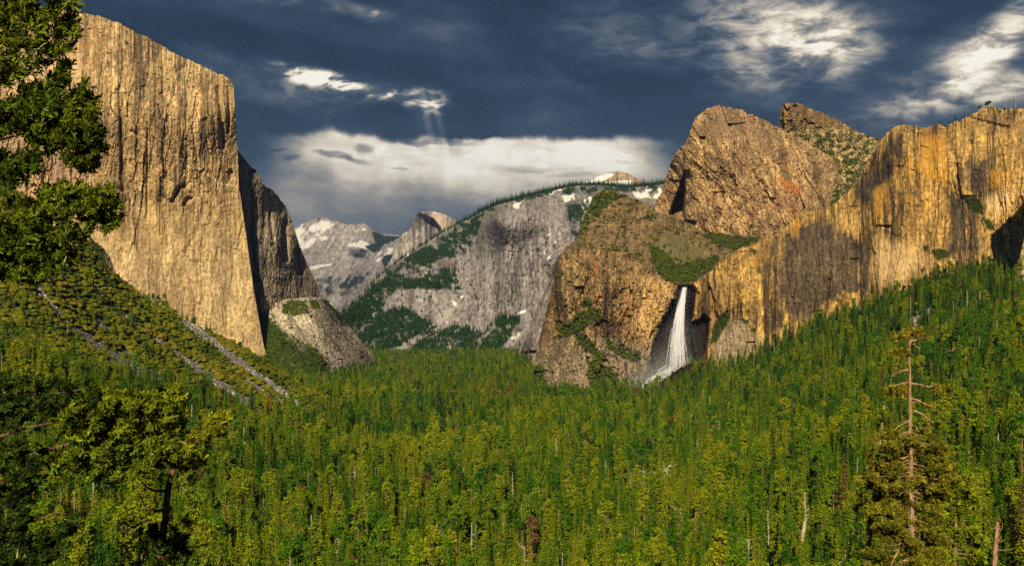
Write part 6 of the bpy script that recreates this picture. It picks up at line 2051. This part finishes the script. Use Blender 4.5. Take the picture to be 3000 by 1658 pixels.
for k in range(135):
    t = r_.random() ** 0.85
    y = 1250 + 420 * t
    half = 50 + 80 * np.interp(t, [0, 0.25, 0.5, 0.7, 1.0], [0.35, 1.0, 0.9, 0.62, 1.0])
    u = r_.uniform(-1, 1)
    crown.append((2668 + u * half, y + 14 * abs(u), 26, 10, 1.4))
for b in crown:
    dz = r_.normal() * 2.6
    limb = limb_part(tp, [([(2669, b[1] - 16), (0.5 * (2669 + b[0]), b[1] - 6), (b[0], b[1])], 1.7, dz)], D, M_REDBARK, r_, "limb", 0.5, 4)[0]
    pine_tufts(tp, D + dz, [b], r_, 0.46, limb, per=3.6)

D = 185.0
tq = near_tree("pine_tree", "leaning thin topped pine just left of the tallest pine", "pine tree", 2549, D)
trunk_part(tq, [(2592, 1180), (2587, 1220), (2580, 1290), (2572, 1350), (2565, 1410), (2558, 1470), (2549, 1530), (2541, 1640)], [1.6, 2.4, 3.4, 4.4, 5.6, 6.6, 8.0, 9.0], D, M_REDBARK, r_)
limb_part(tq, [([(2568, 1356), (2545, 1362), (2530, 1380), (2518, 1402)], 2.6, -1.5), ([(2552, 1360), (2546, 1348), (2535, 1336), (2518, 1340)], 2.0, -1), ([(2563, 1418), (2540, 1422), (2520, 1432), (2500, 1444)], 2.6, -1.5), ([(2566, 1392), (2585, 1390), (2596, 1394)], 2.2, -1), ([(2557, 1470), (2530, 1470), (2505, 1476)], 2.2, -1), ([(2555, 1496), (2575, 1500), (2582, 1506)], 2.2, -1),
               ([(2575, 1300), (2555, 1290), (2540, 1280)], 1.8, -1), ([(2576, 1310), (2600, 1300), (2615, 1302)], 1.8, -1), ([(2549, 1505), (2545, 1530)], 2.4, -1)], D, M_REDBARK, r_, "limb", 0.45)
pine_tufts(tq, D, [(2590, 1230, 9, 12, 0.8), (2578, 1260, 16, 8, 1), (2600, 1275, 16, 8, 1), (2560, 1285, 16, 8, 1), (2600, 1310, 18, 8, 1), (2550, 1330, 20, 8, 1), (2590, 1345, 22, 8, 1), (2530, 1410, 22, 8, 1), (2590, 1400, 18, 9, 1), (2510, 1450, 22, 8, 1), (2530, 1476, 24, 9, 1), (2585, 1450, 16, 9, 1), (2500, 1490, 18, 8, 1)], r_, 0.45, per=2.0)


def stand_off(px_, top, H):
    """distance at which a tree of height H, rooted on the ground there, reaches the given row"""
    best = None
    for Y in np.geomspace(210, 2400, 220):
        x = (px_ - CX) / F * Y
        z = CAMZ + (HY - top) / F * Y - float(ground_z(x, Y))
        if best is None or abs(z - H) < best[0]:
            best = (abs(z - H), Y)
    return float(best[1])


def snag(name, label, cat, H, trunk, rad, limbs, mat=M_DEAD, tufts=(), tint=0.6, limb_mat=None, bits=0):
    D = stand_off(trunk[0][0], trunk[0][1], H)
    root = near_tree(name, label, cat, trunk[-1][0], D)
    trunk_part(root, trunk, rad, D, mat, r_, n=6)
    lines = list(limbs)
    for _ in range(bits):
        t = r_.random()
        x0 = np.interp(t, np.linspace(0, 1, len(trunk)), [p[0] for p in trunk])
        y0 = np.interp(t, np.linspace(0, 1, len(trunk)), [p[1] for p in trunk])
        s = r_.choice([-1, 1]) * (8 + 22 * r_.random())
        lines.append(([(x0, y0), (x0 + s * 0.6, y0 + r_.normal() * 5), (x0 + s, y0 + r_.normal() * 9)], 1.1, r_.normal()))
    limb_part(root, lines, D, limb_mat or mat, r_, "limb", 0.45, 4)
    if tufts:
        pine_tufts(root, D, tufts, r_, tint, per=3.0)
    return root


snag("dead_tree", "broken topped bare trunk with one crooked arm near the bottom, left of two reddish stems", "dead tree", 34, [(1995, 1488), (1994, 1540), (1993, 1600), (1991, 1665)], [4.0, 4.6, 5.2, 5.8], [([(1995, 1502), (1982, 1492), (1968, 1484), (1962, 1476)], 3.0, -1), ([(1971, 1485), (1968, 1476)], 1.5, -1), ([(1992, 1518), (1974, 1516), (1958, 1515)], 2.0, -1), ([(1995, 1538), (2020, 1536), (2036, 1538)], 1.8, 1), ([(1992, 1585), (1965, 1588), (1935, 1598)], 1.8, -1),
      ([(1992, 1612), (1978, 1625)], 1.6, -1), ([(1992, 1640), (2010, 1650)], 1.6, -1)], M_REDBARK, [(1958, 1512, 10, 6, 1), (1940, 1586, 14, 9, 1), (1962, 1594, 16, 9, 1), (1976, 1570, 10, 8, 1), (1955, 1602, 16, 7, 1)], 0.98, bits=8)
snag("pine_tree", "reddish bare trunked pine right of the broken topped stem near the bottom", "pine tree", 34, [(2040, 1462), (2039, 1520), (2037, 1590), (2034, 1665)], [3.2, 4.4, 5.2, 6.2], [([(2039, 1526), (2065, 1536), (2080, 1545)], 2.0, -1), ([(2038, 1580), (2015, 1592), (2000, 1594)], 2.0, -1), ([(2036, 1625), (2060, 1632), (2082, 1650)], 2.2, -1), ([(2039, 1555), (2060, 1570)], 1.6, 1), ([(2038, 1600), (2018, 1610)], 1.6, 1)],
     M_REDBARK, [(2040, 1440, 26, 14, 2), (2020, 1456, 22, 10, 2), (2070, 1450, 24, 14, 2), (2085, 1490, 24, 12, 2), (2075, 1530, 20, 10, 2), (2090, 1570, 24, 12, 2), (2060, 1600, 16, 8, 2), (2095, 1620, 22, 12, 2), (2060, 1645, 20, 10, 2)], 0.30, bits=8)
snag("dead_tree", "white leaning dead trunk with a blunt top at the bottom edge", "dead tree", 34, [(2358, 1526), (2354, 1548), (2349, 1580), (2343, 1620), (2337, 1665)], [4.5, 5.6, 6.0, 6.4, 6.8], [([(2357, 1530), (2364, 1522)], 2.2, 0), ([(2352, 1556), (2342, 1552)], 1.4, -0.5), ([(2347, 1596), (2356, 1590)], 1.3, -0.5), ([(2342, 1630), (2332, 1626)], 1.3, -0.5)], M_DEAD)
snag("dead_tree", "thin grey dead tree close behind the white leaning trunk", "dead tree", 34, [(2358, 1440), (2358, 1500), (2359, 1560), (2360, 1612)], [1.3, 2.2, 2.6, 3.0], [([(2360, 1500), (2368, 1488), (2372, 1490)], 1.5, 0), ([(2358, 1524), (2336, 1526)], 1.5, 0), ([(2359, 1528), (2384, 1530), (2380, 1552)], 1.5, 0), ([(2359, 1560), (2376, 1566)], 1.2, 0)], M_DEAD, bits=9)
snag("dead_tree", "reddish snag with a tufted head and curled twigs at the lower right", "dead tree", 34, [(2922, 1530), (2920, 1560), (2917, 1600), (2913, 1665)], [4.2, 5.4, 6.4, 7.4], [([(2921, 1540), (2906, 1552), (2898, 1540)], 2.0, -1), ([(2920, 1548), (2936, 1554), (2938, 1530)], 2.0, -1), ([(2918, 1580), (2936, 1588), (2944, 1576)], 1.8, -1), ([(2916, 1608), (2940, 1612), (2966, 1608)], 1.8, -1), ([(2921, 1532), (2926, 1520)], 2, 0)], M_REDBARK, [(2912, 1522, 18, 9, 1), (2932, 1524, 14, 8, 1)], 0.5)
snag("dead_tree", "grey many branched dead tree in the forest left of the short white stub", "dead tree", 27, [(1894, 1384), (1894, 1430), (1895, 1482)], [0.8, 2.0, 2.4], [], M_DEAD, bits=34)
snag("dead_tree", "short white dead stub right of the many branched grey dead tree", "dead tree", 27, [(1931, 1420), (1930, 1452), (1929, 1486)], [1.3, 2.2, 2.6], [([(1929, 1466), (1921, 1468)], 1.2, 0)], M_DEAD, bits=2)
snag("dead_tree", "pale half dead tree with drooping twigs left of the many branched one", "dead tree", 27, [(1878, 1374), (1878, 1420), (1879, 1470)], [0.8, 1.5, 1.9], [], M_DEAD, [(1866, 1410, 10, 5, 2), (1890, 1400, 9, 5, 2), (1862, 1440, 12, 6, 2)], 0.45, bits=24)
snag("dead_tree", "dead top with hooked tip behind the short white stub", "dead tree", 27, [(1958, 1364), (1953, 1380), (1953, 1416)], [0.9, 1.7, 2.0], [], M_DEAD, [(1945, 1380, 10, 5, 2), (1962, 1400, 10, 6, 2)], 0.5, bits=18)
for (x0, y0, y1, w, DD, l, bt) in ((1333, 1368, 1406, 2.2, 520, "white dead stub standing alone in the middle of the forest", 1), (1039, 1366, 1455, 1.8, 470, "tall thin pale trunk in the forest left of centre", 7), (1381, 1532, 1645, 1.9, 330, "long pale trunk near the bottom, right of a spiky dead top", 4), (1304, 1518, 1552, 1.6, 360, "spiky pale dead top among dark firs near the bottom", 22), (1265, 1625, 1665, 2.2, 270, "spiky white dead top at the bottom edge left of centre", 20),
                                   (990, 1580, 1658, 1.8, 290, "bare spiky trunk at the bottom edge below the pale thin trunk", 16), (886, 1610, 1662, 2.0, 275, "short pale snag at the bottom edge right of the juniper", 10), (1536, 1600, 1665, 2.0, 285, "forked pale dead stem at the bottom edge in the centre", 8), (835, 1385, 1405, 1.8, 560, "small white snag in the forest right of the juniper", 6), (155, 1515, 1560, 2.2, 140, "white broken stub inside the dark boughs at lower left", 3),
                                   (2287, 1310, 1375, 1.7, 520, "pale straight dead trunk in the forest left of the leaning pine", 5), (2693, 1020, 1100, 1.6, 900, "thin grey dead trunk just right of the tallest pine head", 3), (2812, 1090, 1145, 1.6, 800, "pale dead trunk with a forked tip on the right slope", 4), (2790, 1020, 1100, 1.6, 950, "spiky grey dead tree on the right slope above the forked one", 18), (2953, 1110, 1190, 1.6, 760, "thin pale trunk near the right edge among dark firs", 6), (2838, 1316, 1350, 1.8, 430, "curved white dead top on the right side above the bright cedar", 4),
                                   (2476, 1610, 1645, 2.0, 260, "short white stub at the foot of the leaning pine", 3), (2290, 1530, 1650, 1.9, 300, "slim pale trunk left of the white leaning dead trunk", 5), (2193, 1580, 1650, 2.2, 260, "thin reddish dead trunk between the two bottom groups of stems", 8), (1858, 1545, 1665, 1.8, 290, "thin pale trunk left of the broken topped stem", 6), (1900, 1500, 1640, 1.8, 300, "slender bare stem close left of the broken topped stem", 6), (2610, 1110, 1160, 1.3, 800, "thin bent dead stem left of the tallest pine head", 2)):
    snag("dead_tree", l, "dead tree", 24 + (y1 - y0) * 0.05, [(x0 + 1.0, y0), (x0, 0.5 * (y0 + y1)), (x0 - 0.5, y1)], [w * 0.45, w * 0.9, w * 1.15], [], M_DEAD, bits=bt)

# bright leafy cedar beside the tall pine
D = 200.0
tz_ = near_tree("cedar_tree", "bright yellow green cedar right of the tallest pine", "cedar tree", 2800, D)
trunk_part(tz_, [(2806, 1400), (2802, 1480), (2800, 1560), (2798, 1680)], [1.5, 3.2, 4.2, 5.0], D, M_REDBARK, r_)
for k in range(60):
    t = r_.random()
    half = 18 + 62 * t ** 0.7
    u = r_.uniform(-1, 1)
    bx_, by_ = 2808 + u * half, 1392 + 250 * t + 8 * abs(u)
    dz = r_.normal() * 2.0
    limb = limb_part(tz_, [([(2804, by_ - 8), (bx_, by_)], 1.4, dz)], D, M_REDBARK, r_, "bough", 0.4, 4)[0]
    q = r_.normal(0, 0.5, (14, 3))
    P = unproject(bx_ + q[:, 0] * 18, by_ + q[:, 1] * 9, D + dz + q[:, 2] * 1.5)
    foliage_part(tz_, P, unit(np.array([0, -0.3, 0.3]) + r_.normal(0, 0.6, P.shape)), r_, 0.55, 22, M_SPRAY, 0.78, parent=limb, width=0.4)

# ---------------------------------------------------------------- air
def build_haze(density=2.6e-5, color=(0.27, 0.42, 0.78)):
    hm = bpy.data.materials.new("haze_air")
    hm.use_nodes = True
    t = hm.node_tree
    t.nodes.clear()
    out = t.nodes.new("ShaderNodeOutputMaterial")
    pv = t.nodes.new("ShaderNodeVolumePrincipled")
    pv.inputs["Color"].default_value = (*color, 1)
    pv.inputs["Density"].default_value = density
    pv.inputs["Anisotropy"].default_value = 0.5
    t.links.new(pv.outputs[0], out.inputs["Volume"])
    x, y0, y1, z0, z1 = 27500.0, -27500.0, 27500.0, -700.0, 2600.0
    V = [(-x, y0, z0), (x, y0, z0), (x, y1, z0), (-x, y1, z0), (-x, y0, z1), (x, y0, z1), (x, y1, z1), (-x, y1, z1)]
    Fq = [(0, 3, 2, 1), (4, 5, 6, 7), (0, 1, 5, 4), (1, 2, 6, 5), (2, 3, 7, 6), (3, 0, 4, 7)]
    me = tri_mesh("haze", V, Fq)
    me.materials.append(hm)
    tag(link("haze", me), "thin bluish haze filling the valley air", "haze", kind="stuff")


build_haze()
